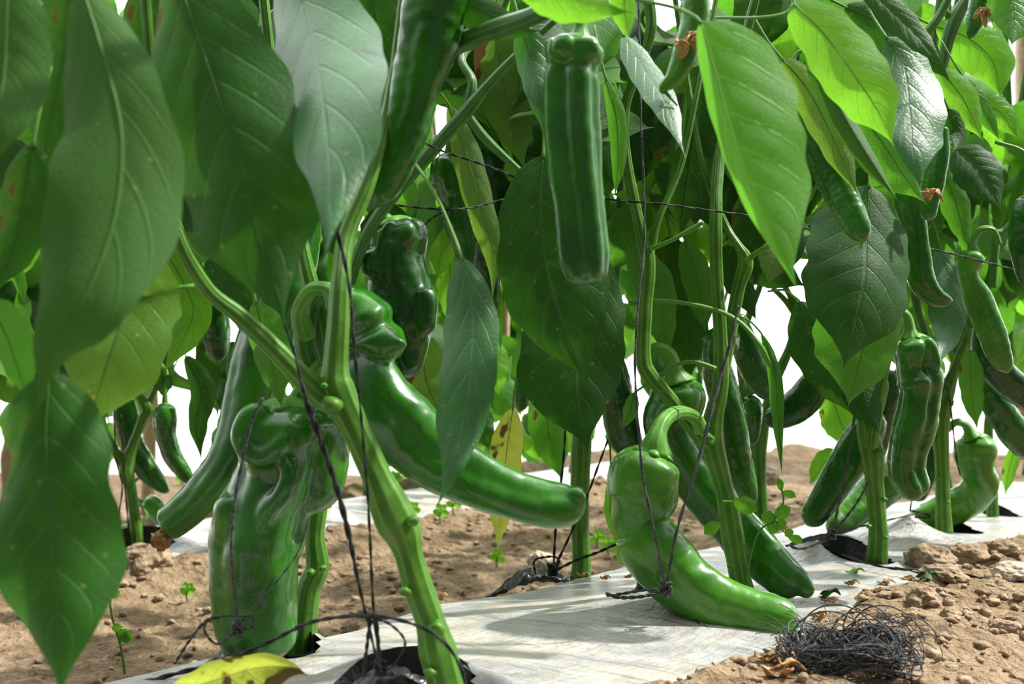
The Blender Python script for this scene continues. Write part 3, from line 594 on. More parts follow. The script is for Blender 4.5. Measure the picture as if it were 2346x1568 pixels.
canopy(PH, 80, WP[PH.name].x, WP[PH.name].y, .2, .06, .75, mixl, 12, ylow=960)
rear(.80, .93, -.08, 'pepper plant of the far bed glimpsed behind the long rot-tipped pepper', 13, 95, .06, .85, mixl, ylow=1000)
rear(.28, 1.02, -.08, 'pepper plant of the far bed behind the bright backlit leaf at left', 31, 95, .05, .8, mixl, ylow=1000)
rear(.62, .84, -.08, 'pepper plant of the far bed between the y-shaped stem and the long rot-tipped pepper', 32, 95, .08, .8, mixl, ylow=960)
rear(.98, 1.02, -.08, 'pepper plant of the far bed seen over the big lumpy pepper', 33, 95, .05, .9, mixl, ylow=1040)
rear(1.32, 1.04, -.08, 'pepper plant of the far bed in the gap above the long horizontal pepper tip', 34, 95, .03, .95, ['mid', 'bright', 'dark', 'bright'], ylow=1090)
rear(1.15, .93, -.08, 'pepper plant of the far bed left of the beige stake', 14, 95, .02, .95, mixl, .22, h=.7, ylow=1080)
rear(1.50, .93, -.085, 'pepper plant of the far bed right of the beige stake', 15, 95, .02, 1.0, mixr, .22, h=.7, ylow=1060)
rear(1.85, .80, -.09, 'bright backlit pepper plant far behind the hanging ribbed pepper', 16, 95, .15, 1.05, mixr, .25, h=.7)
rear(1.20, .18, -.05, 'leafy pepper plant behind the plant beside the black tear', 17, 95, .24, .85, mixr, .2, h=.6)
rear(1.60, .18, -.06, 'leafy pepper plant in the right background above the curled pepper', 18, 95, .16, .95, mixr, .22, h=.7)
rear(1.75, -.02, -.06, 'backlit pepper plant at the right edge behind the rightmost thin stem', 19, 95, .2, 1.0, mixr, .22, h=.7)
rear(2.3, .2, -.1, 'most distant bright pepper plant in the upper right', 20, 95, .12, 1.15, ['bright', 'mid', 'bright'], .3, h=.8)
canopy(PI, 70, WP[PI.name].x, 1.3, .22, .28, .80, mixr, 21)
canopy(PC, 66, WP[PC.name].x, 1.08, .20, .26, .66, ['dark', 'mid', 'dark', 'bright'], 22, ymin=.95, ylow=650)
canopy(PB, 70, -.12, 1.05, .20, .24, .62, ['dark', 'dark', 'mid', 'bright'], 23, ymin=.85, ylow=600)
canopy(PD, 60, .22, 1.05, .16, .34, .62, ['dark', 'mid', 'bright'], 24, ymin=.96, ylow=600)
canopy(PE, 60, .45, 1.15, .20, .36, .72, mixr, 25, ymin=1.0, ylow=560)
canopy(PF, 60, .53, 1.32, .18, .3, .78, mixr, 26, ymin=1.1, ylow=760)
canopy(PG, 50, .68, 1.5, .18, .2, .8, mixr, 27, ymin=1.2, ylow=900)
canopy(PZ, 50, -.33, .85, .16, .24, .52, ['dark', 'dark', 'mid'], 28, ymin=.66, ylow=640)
canopy(PA, 40, -.05, .86, .14, .38, .50, ['dark', 'dark', 'mid'], 29, ymin=.78, ylow=330)

# ------------------------------------------------------------------ peppers
def body_geo(spec, lob=.07, lumps=.10, wr=.012, seed=0, phase=0., twist=.6, n=96, seg=44, nl=3, blunt=.6, grooves=0.):
    ps, rs = pxpath(spec, n); L = sum((ps[i+1]-ps[i]).length for i in range(n-1)); off = Vector((seed*7.3, seed*1.7, seed*3.1)); rm = max(rs)
    for i in range(n):                       # round shoulder and tip
        t = i/(n-1)*L; e = L-t; k0 = rs[6]*.55; k1 = rm*blunt
        if t < k0: rs[i] *= math.sqrt(max(.0, 1-(1-t/k0)**2))*.75+.25
        if e < k1: rs[i] *= math.sqrt(max(.0, 1-(1-e/k1)**2))
        rs[i] = max(rs[i], 2e-4)
    f = 1/(rm*1.4); f2 = 1/(rm*.34)
    def fn(t, a, p):
        q = p+Vector((math.cos(a), math.sin(a), math.cos(a)*.6))*rm
        g = abs(math.cos(nl*.5*(a+phase+twist*t)))
        v = 1+lob*(g*2-1.25)+lumps*noise.noise(q*f+off)+lumps*.35*noise.noise(q*f2+off)
        v += wr*noise.noise(Vector((a*2.2, t*38, seed)))
        if grooves: v -= grooves*math.exp(-((((a+phase) % 2.09)-1.05)/.16)**2)*min(1, 4*t)
        return v
    g = tube_geo(ps, rs, seg, fn); vs = g[0]
    # sunken shoulder under the stalk
    t0 = (ps[1]-ps[0]).normalized(); dn = t0*rs[8]*.22
    vs.append(ps[0]+dn); c = len(vs)-1; fs = [q for q in g[1] if len(q) == 4]
    for j in range(seg): fs.append((c, (j+1) % seg, j))
    vs.append(ps[-1]); c = len(vs)-1; b0 = (n-1)*seg
    for j in range(seg): fs.append((c, b0+j, b0+(j+1) % seg))
    return (vs, fs, g[2]+[(0, 0), (0, 1)]), ps, rs
NP = [0]
def pepper(label, spec, stalk=None, mat='pep', group=None, extra=None, voxel=.0016, calyx=True, dried=None, rot=None, style=None, **kw):
    NP[0] += 1; g, ps, rs = body_geo(spec, seed=NP[0], **kw)
    root = empty('green_pepper', ps[0], label, 'pepper', group)
    if extra:
        b = Bag(); b.add(g)
        for e in extra:
            eg, _, _ = body_geo(e, seed=NP[0]+40, lob=.02, lumps=.12, blunt=1.0, n=40, seg=28); b.add(eg)
        o = b.out('fruit', M[mat], root, ps[0]); md = o.modifiers.new('remesh', 'REMESH'); md.mode = 'VOXEL'; md.voxel_size = voxel; md.use_smooth_shade = True
        sm_ = o.modifiers.new('smooth', 'SMOOTH'); sm_.iterations = 8; sm_.factor = .6
    else: o = link('fruit', g[0], g[1], M[mat], root, ps[0], g[2])
    ax = (ps[0]-ps[8]).normalized(); r1 = rs[8]
    if stalk is None and calyx:
        u0 = P(*spec[0][:2], spec[0][3]); w0 = rs[8]*.32; rg_ = random.Random(NP[0])
        pts = [ps[0]+ax*.004*0+Vector((rg_.uniform(-.02, .02), .012, .045)), ps[0]+ax*.022+Vector((0, .004, .012)), ps[0]+ax*.010, ps[0]-ax*.002]
        q = [Vector(c) for c in cr([tuple(p) for p in pts], 20)]; t = tube_geo(q, [w0*(.62+.5*max(0, (i-12)/8)) for i in range(20)], 12); link('stalk', t[0], t[1], M['stalk'], root, q[0], t[2])
    if stalk:
        sp_, sr = pxpath(stalk, 26); sr = [r*(1+.5*max(0, 1-(25-i)/5)) for i, r in enumerate(sr)]
        t = tube_geo(sp_, sr, 14, lambda t, a, p: 1+.05*math.cos(5*a)); link('stalk', t[0], t[1], M['stalk'], root, sp_[0], t[2])
    if calyx:
        a0 = Vector((0, -1, 0)) if abs(ax.y) < .9 else Vector((1, 0, 0)); N = (a0-ax*a0.dot(ax)).normalized(); B = ax.cross(N); vs = []; fs = []
        for i in range(6):
            for j in range(36):
                a = 2*math.pi*j/36; q = i/5; rr = r1*(.10+.50*q)*(1+.16*q*math.cos(6*a)); h = r1*(.20-.26*q*q)
                vs.append(ps[1]+N*math.cos(a)*rr+B*math.sin(a)*rr+ax*h)
        for i in range(5):
            for j in range(36): fs.append((i*36+j, (i+1)*36+j, (i+1)*36+(j+1) % 36, i*36+(j+1) % 36))
        co = link('calyx', vs, fs, M['stalk'], root, vs[0]); s_ = co.modifiers.new('thick', 'SOLIDIFY'); s_.thickness = .0007; s_.offset = -1
    if dried: dried_flower(root, *dried)
    if rot:
        x, y, D, w = rot; c = P(x, y, D); bm = bmesh.new(); bmesh.ops.create_icosphere(bm, subdivisions=4, radius=w*D/F/2)
        for v in bm.verts: v.co *= 1+.5*noise.noise(v.co*260)+.25*noise.noise(v.co*700)
        link('rotten_tip', [v.co+c for v in bm.verts], [tuple(v.index for v in f.verts) for f in bm.faces], M['rot'], root, c); bm.free()
    if style:
        a, b_ = style; q, r = pxpath([(*a, 9, a and style_d(spec)), (*b_, 4, style_d(spec))], 6); t = tube_geo(q, r, 8); link('style', t[0], t[1], M['stalk'], root, q[0], t[2])
    return root
def style_d(spec): return spec[-1][3]-.001
def petals(c, r, rg, n=6, down=1.0):
    b = Bag()
    for k in range(n):
        a = 2*math.pi*k/n+rg.uniform(-.3, .3); d = Vector((math.cos(a), math.sin(a)*.8, -down*rg.uniform(.3, 1.1))).normalized(); w = Vector((-math.sin(a), math.cos(a), rg.uniform(-.4, .4))).normalized()
        L = r*rg.uniform(.8, 1.4); pts = []
        for i in range(7):
            t = i/6; q = c+d*L*t+Vector((0, 0, .25*L*math.sin(t*4+k))); ww = r*.32*math.sin(math.pi*(.12+.80*t))
            pts += [q-w*ww+d.cross(w)*ww*.5, q+d.cross(w)*-.3*ww, q+w*ww+d.cross(w)*ww*.5]
        fs = []
        for i in range(6):
            for j in range(2): fs.append((i*3+j, i*3+j+1, i*3+j+4, i*3+j+3))
        b.add((pts, fs))
    return b
def dried_flower(root, x, y, w, D, seed=1):
    c = P(x, y, D); b = petals(c, w*D/F/2, random.Random(seed+int(x))); o = b.out('dried_flower', M['dry'], root, c)
    s_ = o.modifiers.new('thick', 'SOLIDIFY'); s_.thickness = .0006
    return o

pepper('long glossy pepper at top centre, slanting down behind the greyish foreground leaf',
       [(1025, -110, 120, .62), (1010, -40, 152, .62), (985, 80, 146, .62), (948, 220, 118, .62), (912, 350, 100, .62), (875, 430, 76, .62), (848, 480, 30, .62)], lumps=.12, wr=.03, calyx=False, dried=None, phase=.4)
pepper('straight ribbed pepper hanging upright at top centre with a pinched cap',
       [(1320, 84, 92, .57), (1318, 104, 128, .57), (1313, 135, 118, .57), (1312, 160, 104, .57), (1310, 185, 118, .57), (1312, 300, 124, .57), (1322, 420, 116, .57), (1335, 530, 112, .57), (1342, 600, 108, .57), (1345, 655, 80, .57)],
       stalk=[(1336, -60, 28, .57), (1333, 0, 26, .57), (1330, 60, 28, .57), (1327, 92, 40, .57)], mat='pep', lob=.20, lumps=.07, phase=.35, twist=.1, blunt=.35, grooves=.05, nl=4,
       extra=[[(1262, 100, 40, .56), (1290, 108, 66, .56), (1318, 104, 50, .565)], [(1330, 112, 50, .565), (1356, 115, 62, .56), (1378, 120, 30, .56)]], voxel=.0011)
pepper('small young pepper with a dried brown flower ring, hanging near the top right of centre',
       [(1600, -70, 50, .64), (1596, 0, 66, .64), (1590, 60, 64, .64), (1572, 120, 60, .64), (1548, 175, 46, .64), (1524, 198, 28, .64), (1519, 216, 22, .64)], mat='pep2', calyx=False, dried=(1582, 84, 90, .625), style=((1525, 212), (1552, 242)), lumps=.08, lob=.05)
pepper('squat crinkled dark pepper hanging at centre left below the big grey leaf',
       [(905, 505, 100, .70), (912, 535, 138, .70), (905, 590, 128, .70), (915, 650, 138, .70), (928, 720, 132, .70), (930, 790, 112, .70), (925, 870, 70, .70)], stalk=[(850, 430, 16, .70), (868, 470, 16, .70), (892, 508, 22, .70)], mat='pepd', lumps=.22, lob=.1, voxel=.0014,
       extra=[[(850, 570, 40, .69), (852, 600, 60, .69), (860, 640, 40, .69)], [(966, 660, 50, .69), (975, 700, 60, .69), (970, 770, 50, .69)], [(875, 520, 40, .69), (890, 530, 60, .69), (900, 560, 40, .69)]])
pepper('large curved glossy pepper sweeping from centre left down to a blunt right-pointing tip',
       [(775, 690, 90, .66), (812, 712, 116, .66), (832, 738, 152, .66), (842, 762, 122, .66), (852, 786, 168, .66), (842, 814, 100, .66), (848, 866, 138, .655), (885, 940, 160, .65), (955, 1015, 158, .65), (1040, 1075, 138, .645), (1130, 1122, 118, .64), (1210, 1150, 108, .64), (1285, 1160, 104, .64), (1344, 1148, 72, .64)],
       stalk=[(700, 770, 50, .68), (688, 715, 40, .67), (710, 668, 34, .66), (750, 664, 36, .655), (776, 694, 46, .655)], lumps=.10, wr=.014, lob=.10, phase=.3, twist=1.2, blunt=.5,
       extra=[[(870, 784, 40, .645), (905, 787, 38, .645), (934, 790, 22, .645)], [(1290, 1130, 30, .64), (1320, 1138, 48, .635), (1345, 1148, 30, .635)]], voxel=.0014)
pepper('biggest lumpy blocky pepper at lower left standing on the mulch, bound with black twine',
       [(655, 925, 150, .68), (655, 950, 215, .68), (650, 1010, 226, .68), (645, 1080, 200, .68), (620, 1140, 200, .68), (592, 1210, 212, .68), (586, 1300, 198, .68), (592, 1400, 186, .68), (605, 1480, 170, .68), (612, 1520, 120, .68)],
       stalk=[(735, 830, 34, .69), (700, 880, 34, .69), (672, 935, 44, .69)], mat='pep', lumps=.16, lob=.09, voxel=.0017, blunt=.4,
       extra=[[(700, 950, 90, .69), (725, 990, 140, .69), (728, 1060, 146, .69), (722, 1120, 130, .69), (700, 1180, 90, .69)],
              [(575, 945, 50, .665), (568, 990, 80, .66), (575, 1040, 70, .665)], [(528, 1130, 60, .67), (530, 1180, 90, .67), (525, 1260, 70, .67)],
              [(618, 945, 44, .66), (575, 950, 50, .655), (554, 985, 50, .652), (562, 1030, 46, .652), (604, 1050, 44, .65), (640, 1022, 44, .65), (650, 980, 40, .655)],
              [(640, 1040, 30, .655), (662, 1080, 44, .65), (650, 1130, 50, .65), (610, 1180, 50, .655), (590, 1260, 40, .66)]])
pepper('long slim pepper at left curving down to a brown rotten tip',
       [(712, 430, 50, .84), (695, 540, 80, .84), (655, 660, 110, .83), (605, 790, 124, .82), (572, 920, 118, .81), (540, 1030, 104, .80), (478, 1120, 92, .80), (420, 1180, 84, .80), (372, 1216, 76, .80)], mat='pep', lumps=.07, wr=.03, calyx=False, rot=(372, 1236, .797, 44), blunt=.4)
# far left group
pepper('slim curved pepper hanging in the left background beside the beige stake', [(378, 925, 40, 1.2), (378, 960, 54, 1.2), (380, 1000, 46, 1.2), (398, 1050, 42, 1.2), (425, 1088, 32, 1.2), (442, 1106, 16, 1.2)], mat='pep')
pepper('dark pepper in the left background slanting behind the y-shaped stem', [(285, 910, 40, 1.5), (288, 960, 56, 1.5), (305, 1030, 56, 1.5), (345, 1085, 48, 1.5), (386, 1130, 20, 1.5)], mat='pep')
pepper('short pepper lying low behind the base of the y-shaped stem', [(330, 1150, 30, 1.55), (350, 1160, 44, 1.55), (372, 1190, 34, 1.55), (380, 1215, 14, 1.55)], mat='pep2')
pepper('pale pepper on the ground just left of the y-shaped stem base', [(300, 1215, 30, 1.52), (275, 1225, 40, 1.52), (245, 1240, 30, 1.52)], mat='pep2')
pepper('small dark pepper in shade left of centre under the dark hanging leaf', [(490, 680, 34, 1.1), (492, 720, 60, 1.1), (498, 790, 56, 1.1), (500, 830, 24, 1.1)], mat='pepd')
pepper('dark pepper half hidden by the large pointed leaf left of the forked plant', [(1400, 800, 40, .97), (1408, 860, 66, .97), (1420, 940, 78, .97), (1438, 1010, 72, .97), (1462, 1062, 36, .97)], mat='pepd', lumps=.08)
pepper('long pepper behind the forked stem, its two-pointed tip by the mulch',
       [(1560, 872, 90, .95), (1562, 900, 118, .95), (1548, 935, 128, .95), (1530, 970, 108, .95), (1560, 1045, 104, .95), (1612, 1125, 100, .94), (1680, 1200, 104, .925), (1745, 1270, 110, .905), (1800, 1325, 92, .89), (1838, 1356, 54, .88)],
       stalk=[(1482, 830, 30, .95), (1500, 802, 32, .95), (1530, 812, 34, .95), (1544, 850, 42, .95), (1552, 878, 56, .95)], lumps=.08, wr=.02, lob=.09, twist=.5, blunt=.4,
       extra=[[(1810, 1290, 30, .89), (1838, 1335, 46, .88), (1854, 1372, 38, .875)], [(1690, 1160, 30, .92), (1740, 1230, 50, .90), (1800, 1290, 46, .89)]], voxel=.0016)
pepper('large curved pepper in front with round cap and hooked stalk, tip lying on the mulch',
       [(1497, 1030, 90, .80), (1488, 1055, 146, .80), (1480, 1100, 164, .80), (1478, 1148, 160, .80), (1464, 1186, 116, .80), (1474, 1206, 128, .80), (1494, 1246, 148, .80), (1532, 1296, 146, .80), (1580, 1345, 136, .795), (1650, 1386, 122, .79), (1720, 1410, 114, .785), (1780, 1424, 106, .78), (1826, 1432, 84, .78)],
       stalk=[(1606, 985, 34, .86), (1590, 955, 30, .85), (1552, 946, 32, .83), (1520, 966, 36, .81), (1504, 1005, 44, .80), (1498, 1042, 58, .80)], mat='pep2', lumps=.12, wr=.014, lob=.08, phase=.5, blunt=.35)
pepper('long upright pepper hanging just right of the forked stem in front of the bright wall',
       [(1650, 752, 80, 1.0), (1650, 785, 88, 1.0), (1640, 815, 62, 1.0), (1650, 870, 70, 1.0), (1672, 950, 74, 1.0), (1690, 1040, 66, 1.0), (1708, 1110, 56, 1.0), (1722, 1165, 30, 1.0)], mat='pep', lumps=.1, wr=.03, grooves=.06)
pepper('dark pepper silhouetted on the bright wall, pointing down right to the narrow hanging leaf', [(1690, 720, 30, 1.12), (1704, 770, 54, 1.12), (1722, 830, 62, 1.12), (1748, 880, 58, 1.12), (1770, 915, 32, 1.12)], mat='pep')
pepper('dark pepper silhouetted on the bright wall, curving up to the right like a horn', [(1892, 830, 40, 1.14), (1872, 880, 72, 1.14), (1830, 930, 78, 1.14), (1785, 956, 58, 1.14), (1748, 958, 38, 1.14)], mat='pepd')
pepper('small pepper cap on a hooked stalk against the bright wall beside the rear stem', [(1722, 908, 30, 1.16), (1722, 935, 50, 1.16), (1722, 980, 44, 1.16), (1722, 1020, 22, 1.16)], stalk=[(1700, 930, 12, 1.16), (1698, 875, 12, 1.16), (1712, 868, 12, 1.16), (1720, 905, 16, 1.16)], mat='pep')
# right group
pepper('long dark pepper at upper right pointing down onto the broad round leaf', [(1845, 230, 40, .775), (1872, 310, 72, .77), (1906, 400, 76, .765), (1940, 470, 72, .755), (1968, 525, 58, .745), (1982, 552, 28, .74)], mat='pep', lumps=.06, wr=.03, style=((1974, 545), (1973, 570)))
pepper('slim pepper with a dried flower, hanging beneath the silvery leaf at upper right', [(2160, 290, 30, .84), (2152, 350, 48, .84), (2140, 420, 48, .84), (2130, 465, 42, .84), (2126, 506, 30, .84)], mat='pep', dried=(2128, 440, 60, .82), calyx=False, lumps=.06)
pepper('narrow pepper with an upturned tip hanging right of the broad round leaf', [(2082, 430, 56, .92), (2085, 465, 68, .92), (2098, 520, 54, .92), (2104, 590, 58, .92), (2112, 640, 60, .92), (2142, 678, 46, .92), (2182, 692, 22, .92)], mat='pep', lumps=.08)
pepper('slim straight pepper slanting down right in the right background', [(2232, 575, 50, .98), (2225, 600, 58, .98), (2220, 630, 44, .98), (2240, 680, 62, .98), (2268, 750, 62, .98), (2294, 820, 50, .98), (2310, 855, 20, .98)],
       stalk=[(2290, 560, 12, .98), (2275, 528, 14, .98), (2245, 528, 16, .98), (2228, 555, 16, .98), (2230, 580, 20, .98)], mat='pep2')
pepper('glossy twisted pepper with a crumpled cap hanging beside the broad round leaf',
       [(2092, 768, 70, .90), (2095, 790, 94, .90), (2096, 822, 92, .90), (2094, 846, 78, .90), (2104, 868, 108, .90), (2108, 892, 98, .90), (2098, 960, 92, .90), (2080, 1030, 86, .90), (2076, 1080, 82, .90), (2092, 1120, 74, .90), (2104, 1146, 44, .90)],
       stalk=[(2040, 722, 18, .90), (2058, 712, 18, .90), (2078, 725, 20, .90), (2084, 755, 26, .90), (2086, 776, 34, .90)], mat='pep', lumps=.13, lob=.12, grooves=.12, phase=1.4, twist=.2, blunt=.4,
       extra=[[(2118, 775, 22, .89), (2134, 800, 30, .89), (2145, 850, 30, .89)]], voxel=.0012)
pepper('blunt pepper leaning down left from behind the plant beside the black tear', [(2010, 945, 50, 1.15), (1985, 995, 84, 1.15), (1945, 1060, 84, 1.15), (1900, 1130, 74, 1.15), (1865, 1180, 60, 1.15), (1848, 1205, 40, 1.15)], mat='pep', lumps=.07)
pepper('low pepper behind the stem beside the black tear, its end touching the mulch', [(2080, 1060, 50, 1.24), (2035, 1105, 84, 1.24), (1985, 1150, 84, 1.24), (1935, 1190, 66, 1.22), (1900, 1215, 34, 1.2)], mat='pep2')
pepper('curled pepper with hooked stalk beside the second stem from the right',
       [(2235, 996, 60, 1.34), (2236, 1015, 90, 1.34), (2236, 1045, 92, 1.34), (2240, 1075, 76, 1.34), (2250, 1105, 74, 1.35), (2215, 1145, 78, 1.37), (2160, 1172, 76, 1.38), (2110, 1188, 60, 1.38), (2080, 1196, 30, 1.38)],
       stalk=[(2170, 985, 16, 1.33), (2190, 968, 18, 1.33), (2212, 975, 20, 1.33), (2226, 1004, 30, 1.33)], mat='pep2', lumps=.1)
pepper('pepper at the right edge slanting down right beneath the two dark ones', [(2262, 850, 40, 1.2), (2262, 885, 52, 1.2), (2285, 930, 64, 1.2), (2325, 990, 70, 1.2), (2365, 1040, 60, 1.2)], mat='pep')
pepper('dark pepper crossing to the right edge below the slim straight pepper', [(2252, 740, 40, 1.15), (2262, 800, 66, 1.15), (2300, 860, 72, 1.15), (2350, 905, 66, 1.15), (2380, 925, 40, 1.15)], mat='pepd')
pepper('dark pepper hanging left of the twisted crumpled-cap pepper behind it', [(2040, 850, 34, 1.2), (2036, 890, 56, 1.2), (2022, 960, 56, 1.2), (2010, 1030, 44, 1.2), (2006, 1060, 20, 1.2)], stalk=[(2050, 850, 14, 1.2), (2062, 860, 14, 1.2), (2058, 895, 14, 1.2)], mat='pepd')
pepper('dark pepper cut off by the right edge halfway up', [(2352, 450, 40, .86), (2350, 500, 66, .86), (2350, 580, 66, .86), (2356, 660, 30, .86)], mat='pepd')
pepper('small pepper with a dried flower at the top right corner', [(2250, -50, 30, .82), (2244, 0, 42, .82), (2234, 50, 38, .82), (2222, 88, 16, .82)], mat='pep', calyx=False, dried=(2248, 24, 50, .80))
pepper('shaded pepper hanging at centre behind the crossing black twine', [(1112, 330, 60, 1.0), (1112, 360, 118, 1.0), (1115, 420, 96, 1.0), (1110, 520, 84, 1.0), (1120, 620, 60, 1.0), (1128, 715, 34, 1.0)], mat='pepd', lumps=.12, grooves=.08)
pepper('pepper with a bulging shoulder left of the shaded central one', [(1030, 355, 60, .96), (1030, 390, 86, .96), (1045, 450, 84, .96), (1062, 540, 66, .96), (1075, 640, 30, .96)], mat='pep', lumps=.14)
pepper('dark pepper high behind the stem fork left of the straight ribbed pepper', [(1058, 120, 34, .90), (1060, 170, 64, .90), (1062, 240, 56, .90), (1070, 310, 24, .90)], mat='pepd')
pepper('small dark pepper in the gap right of the beige stake', [(1206, 830, 24, 1.5), (1202, 870, 42, 1.5), (1196, 920, 38, 1.5), (1190, 945, 14, 1.5)], mat='pep')
pepper('tiny round pepper low in the gap right of the beige stake', [(1215, 945, 24, 1.6), (1216, 965, 44, 1.6), (1220, 1000, 30, 1.6)], mat='pep2')
pepper('dark pepper hanging behind the stem of the second plant from the right', [(2140, 960, 30, 1.42), (2138, 1000, 50, 1.42), (2128, 1070, 52, 1.42), (2110, 1130, 34, 1.42), (2100, 1150, 12, 1.42)], mat='pepd')
pepper('dark pepper at the top left of centre behind the grey leaf', [(905, -80, 60, .78), (895, 0, 90, .78), (880, 90, 84, .78), (866, 180, 40, .78)], mat='pepd')

# ------------------------------------------------------------------ twine
def strand(bag, spec, n=None, seg=7, plies=2):
    n = n or max(20, 12*len(spec)); ps, rs = pxpath(spec, n); fr = frames(ps); ph = random.random()*6
    for k in range(plies):
        q = [ps[i]+(fr[i][1]*math.cos(i*.5+ph+k*2*math.pi/plies)+fr[i][2]*math.sin(i*.5+ph+k*2*math.pi/plies))*rs[i]*.38 for i in range(n)]
        bag.add(tube_geo(q, [r*.46 for r in rs], seg))
def twine(label, specs, mat='twine', name='twine', knot=None):
    b = Bag()
    for s in specs: strand(b, s)
    if knot:
        x, y, D, w = knot; c = P(x, y, D); r = w*D/F/2; rg = random.Random(int(x))
        for k in range(5):
            a = [rg.uniform(0, 6) for _ in range(3)]
            q = [c+Vector((math.cos(t*.7+a[0])*r, math.sin(t*.7+a[1])*r, math.cos(t*.5+a[2])*r*1.2)) for t in range(14)]; b.add(tube_geo(q, [r*.22]*14, 6))
    return tag(b.out(name, M[mat]), label, 'twine')
twine('black twine hanging from the grey leaf tip down past the near stem to the ground', [[(772, 530, 14, .57), (790, 600, 13, .57), (803, 680, 11, .565), (812, 800, 11, .56), (826, 940, 9, .56), (838, 1080, 9, .56), (846, 1200, 9, .56), (856, 1400, 9, .56), (872, 1530, 10, .565)]], knot=(872, 1530, .565, 26))
twine('broad black twine ribbon crossing diagonally between the big lumpy pepper and the near stem', [[(650, 735, 8, .56), (680, 830, 8, .56), (705, 930, 18, .555), (735, 1010, 20, .555), (772, 1120, 20, .555), (800, 1230, 18, .555), (820, 1330, 11, .555), (848, 1450, 10, .56), (868, 1530, 8, .56)]])
twine('black twine looped over the big lumpy pepper and knotted at its foot', [[(602, 912, 10, .60), (575, 970, 12, .60), (555, 1060, 12, .60), (538, 1150, 12, .60), (530, 1250, 10, .60), (536, 1350, 10, .61), (546, 1440, 10, .62)],
      [(704, 1200, 5, .62), (680, 1270, 5, .62), (620, 1350, 6, .62), (550, 1430, 7, .62)], [(400, 1522, 9, .62), (440, 1460, 9, .62), (480, 1418, 9, .62), (530, 1412, 8, .62), (580, 1416, 8, .62), (574, 1440, 8, .62), (545, 1440, 8, .62)],
      [(545, 1440, 7, .62), (500, 1476, 8, .62), (470, 1450, 8, .62), (476, 1425, 7, .62), (530, 1410, 7, .62)]], 'twineg', knot=(546, 1442, .62, 26))
twine('thick black cord arching low across the bottom in front of the near stem', [[(270, 1580, 16, .64), (400, 1545, 15, .63), (520, 1512, 13, .62), (620, 1470, 13, .61), (720, 1424, 13, .585), (850, 1412, 12, .55), (950, 1432, 12, .535), (1015, 1470, 12, .53), (1055, 1530, 12, .53), (1070, 1590, 12, .53)]])
twine('black twine legs splaying under the knot on the low arching cord', [[(848, 1416, 12, .55), (842, 1470, 12, .55), (832, 1550, 11, .555)], [(850, 1414, 10, .55), (895, 1432, 9, .55), (928, 1472, 8, .55), (905, 1520, 7, .555), (888, 1536, 6, .56)], [(862, 1412, 10, .55), (868, 1480, 10, .55), (872, 1545, 10, .56)]], knot=(852, 1416, .55, 16))
twine('pair of black strings descending to the ground tie by the front curved pepper', [[(1462, -60, 7, .82), (1468, 250, 7, .80), (1474, 420, 8, .80), (1476, 560, 8, .79), (1462, 700, 8, .77), (1455, 850, 8, .76), (1464, 1000, 9, .75), (1474, 1100, 9, .745), (1495, 1200, 9, .745), (1524, 1345, 11, .765)],
      [(1692, 700, 8, .84), (1670, 800, 12, .83), (1640, 900, 14, .82), (1605, 1040, 12, .80), (1570, 1150, 10, .78), (1545, 1240, 10, .765), (1528, 1345, 10, .765)],
      [(1524, 1345, 16, .765), (1524, 1372, 18, .77)], [(1388, 1360, 9, .78), (1420, 1370, 11, .775), (1480, 1366, 11, .77), (1522, 1352, 9, .77)], [(1390, 1366, 8, .78), (1420, 1362, 9, .775), (1480, 1352, 9, .772), (1525, 1350, 8, .77)]], 'twineg', knot=(1526, 1348, .765, 24))
twine('flat black cord lying on the mulch under the tip of the front curved pepper', [[(1560, 1400, 9, .80), (1590, 1425, 10, .78), (1640, 1448, 10, .765), (1705, 1466, 7, .76)], [(1565, 1408, 7, .80), (1610, 1440, 8, .77), (1660, 1458, 7, .762), (1700, 1462, 6, .76)]])
twine('black strings tied low beside the upright stem behind the long horizontal pepper', [[(1296, 975, 7, 1.0), (1288, 1080, 8, 1.0), (1274, 1200, 8, 1.0), (1268, 1300, 8, 1.0)], [(1394, 1005, 6, 1.0), (1370, 1070, 7, 1.0), (1340, 1150, 7, 1.0), (1295, 1250, 8, 1.0), (1268, 1305, 8, 1.0)],
      [(1420, 1244, 8, .98), (1370, 1266, 9, .98), (1320, 1284, 9, .99), (1265, 1312, 8, .99)], [(1228, 1320, 7, .99), (1225, 1285, 7, .99), (1268, 1276, 7, .99), (1280, 1290, 7, .99), (1262, 1312, 7, .99)]], knot=(1266, 1305, .99, 22))
twine('black strings running down to the tent in the mulch left of the black tear', [[(1958, 950, 8, 1.08), (1945, 1040, 8, 1.08), (1925, 1140, 8, 1.08), (1908, 1220, 8, 1.08)], [(1992, 1100, 6, 1.07), (1965, 1150, 8, 1.07), (1935, 1190, 8, 1.07), (1908, 1222, 8, 1.07)],
      [(1905, 1225, 8, 1.08), (1860, 1232, 9, 1.07), (1812, 1248, 9, 1.06), (1840, 1258, 8, 1.05), (1900, 1235, 8, 1.07)], [(1800, 1252, 7, 1.05), (1850, 1240, 8, 1.06), (1905, 1228, 8, 1.07)], [(1908, 1222, 5, 1.08), (1980, 1205, 5, 1.10), (2080, 1182, 5, 1.15), (2130, 1172, 5, 1.18)]], 'twineg', knot=(1906, 1224, 1.07, 18))
twine('black string dropping to the mulch peak between the last two big stems', [[(2085, 1172, 5, 1.22), (2088, 1150, 5, 1.22), (2110, 1000, 4, 1.22)], [(2085, 1170, 6, 1.22), (2120, 1178, 6, 1.2), (2132, 1186, 6, 1.2), (2095, 1186, 5, 1.2)], [(2160, 860, 5, 1.25), (2176, 920, 6, 1.25), (2190, 1040, 5, 1.25), (2200, 1090, 5, 1.25)]])
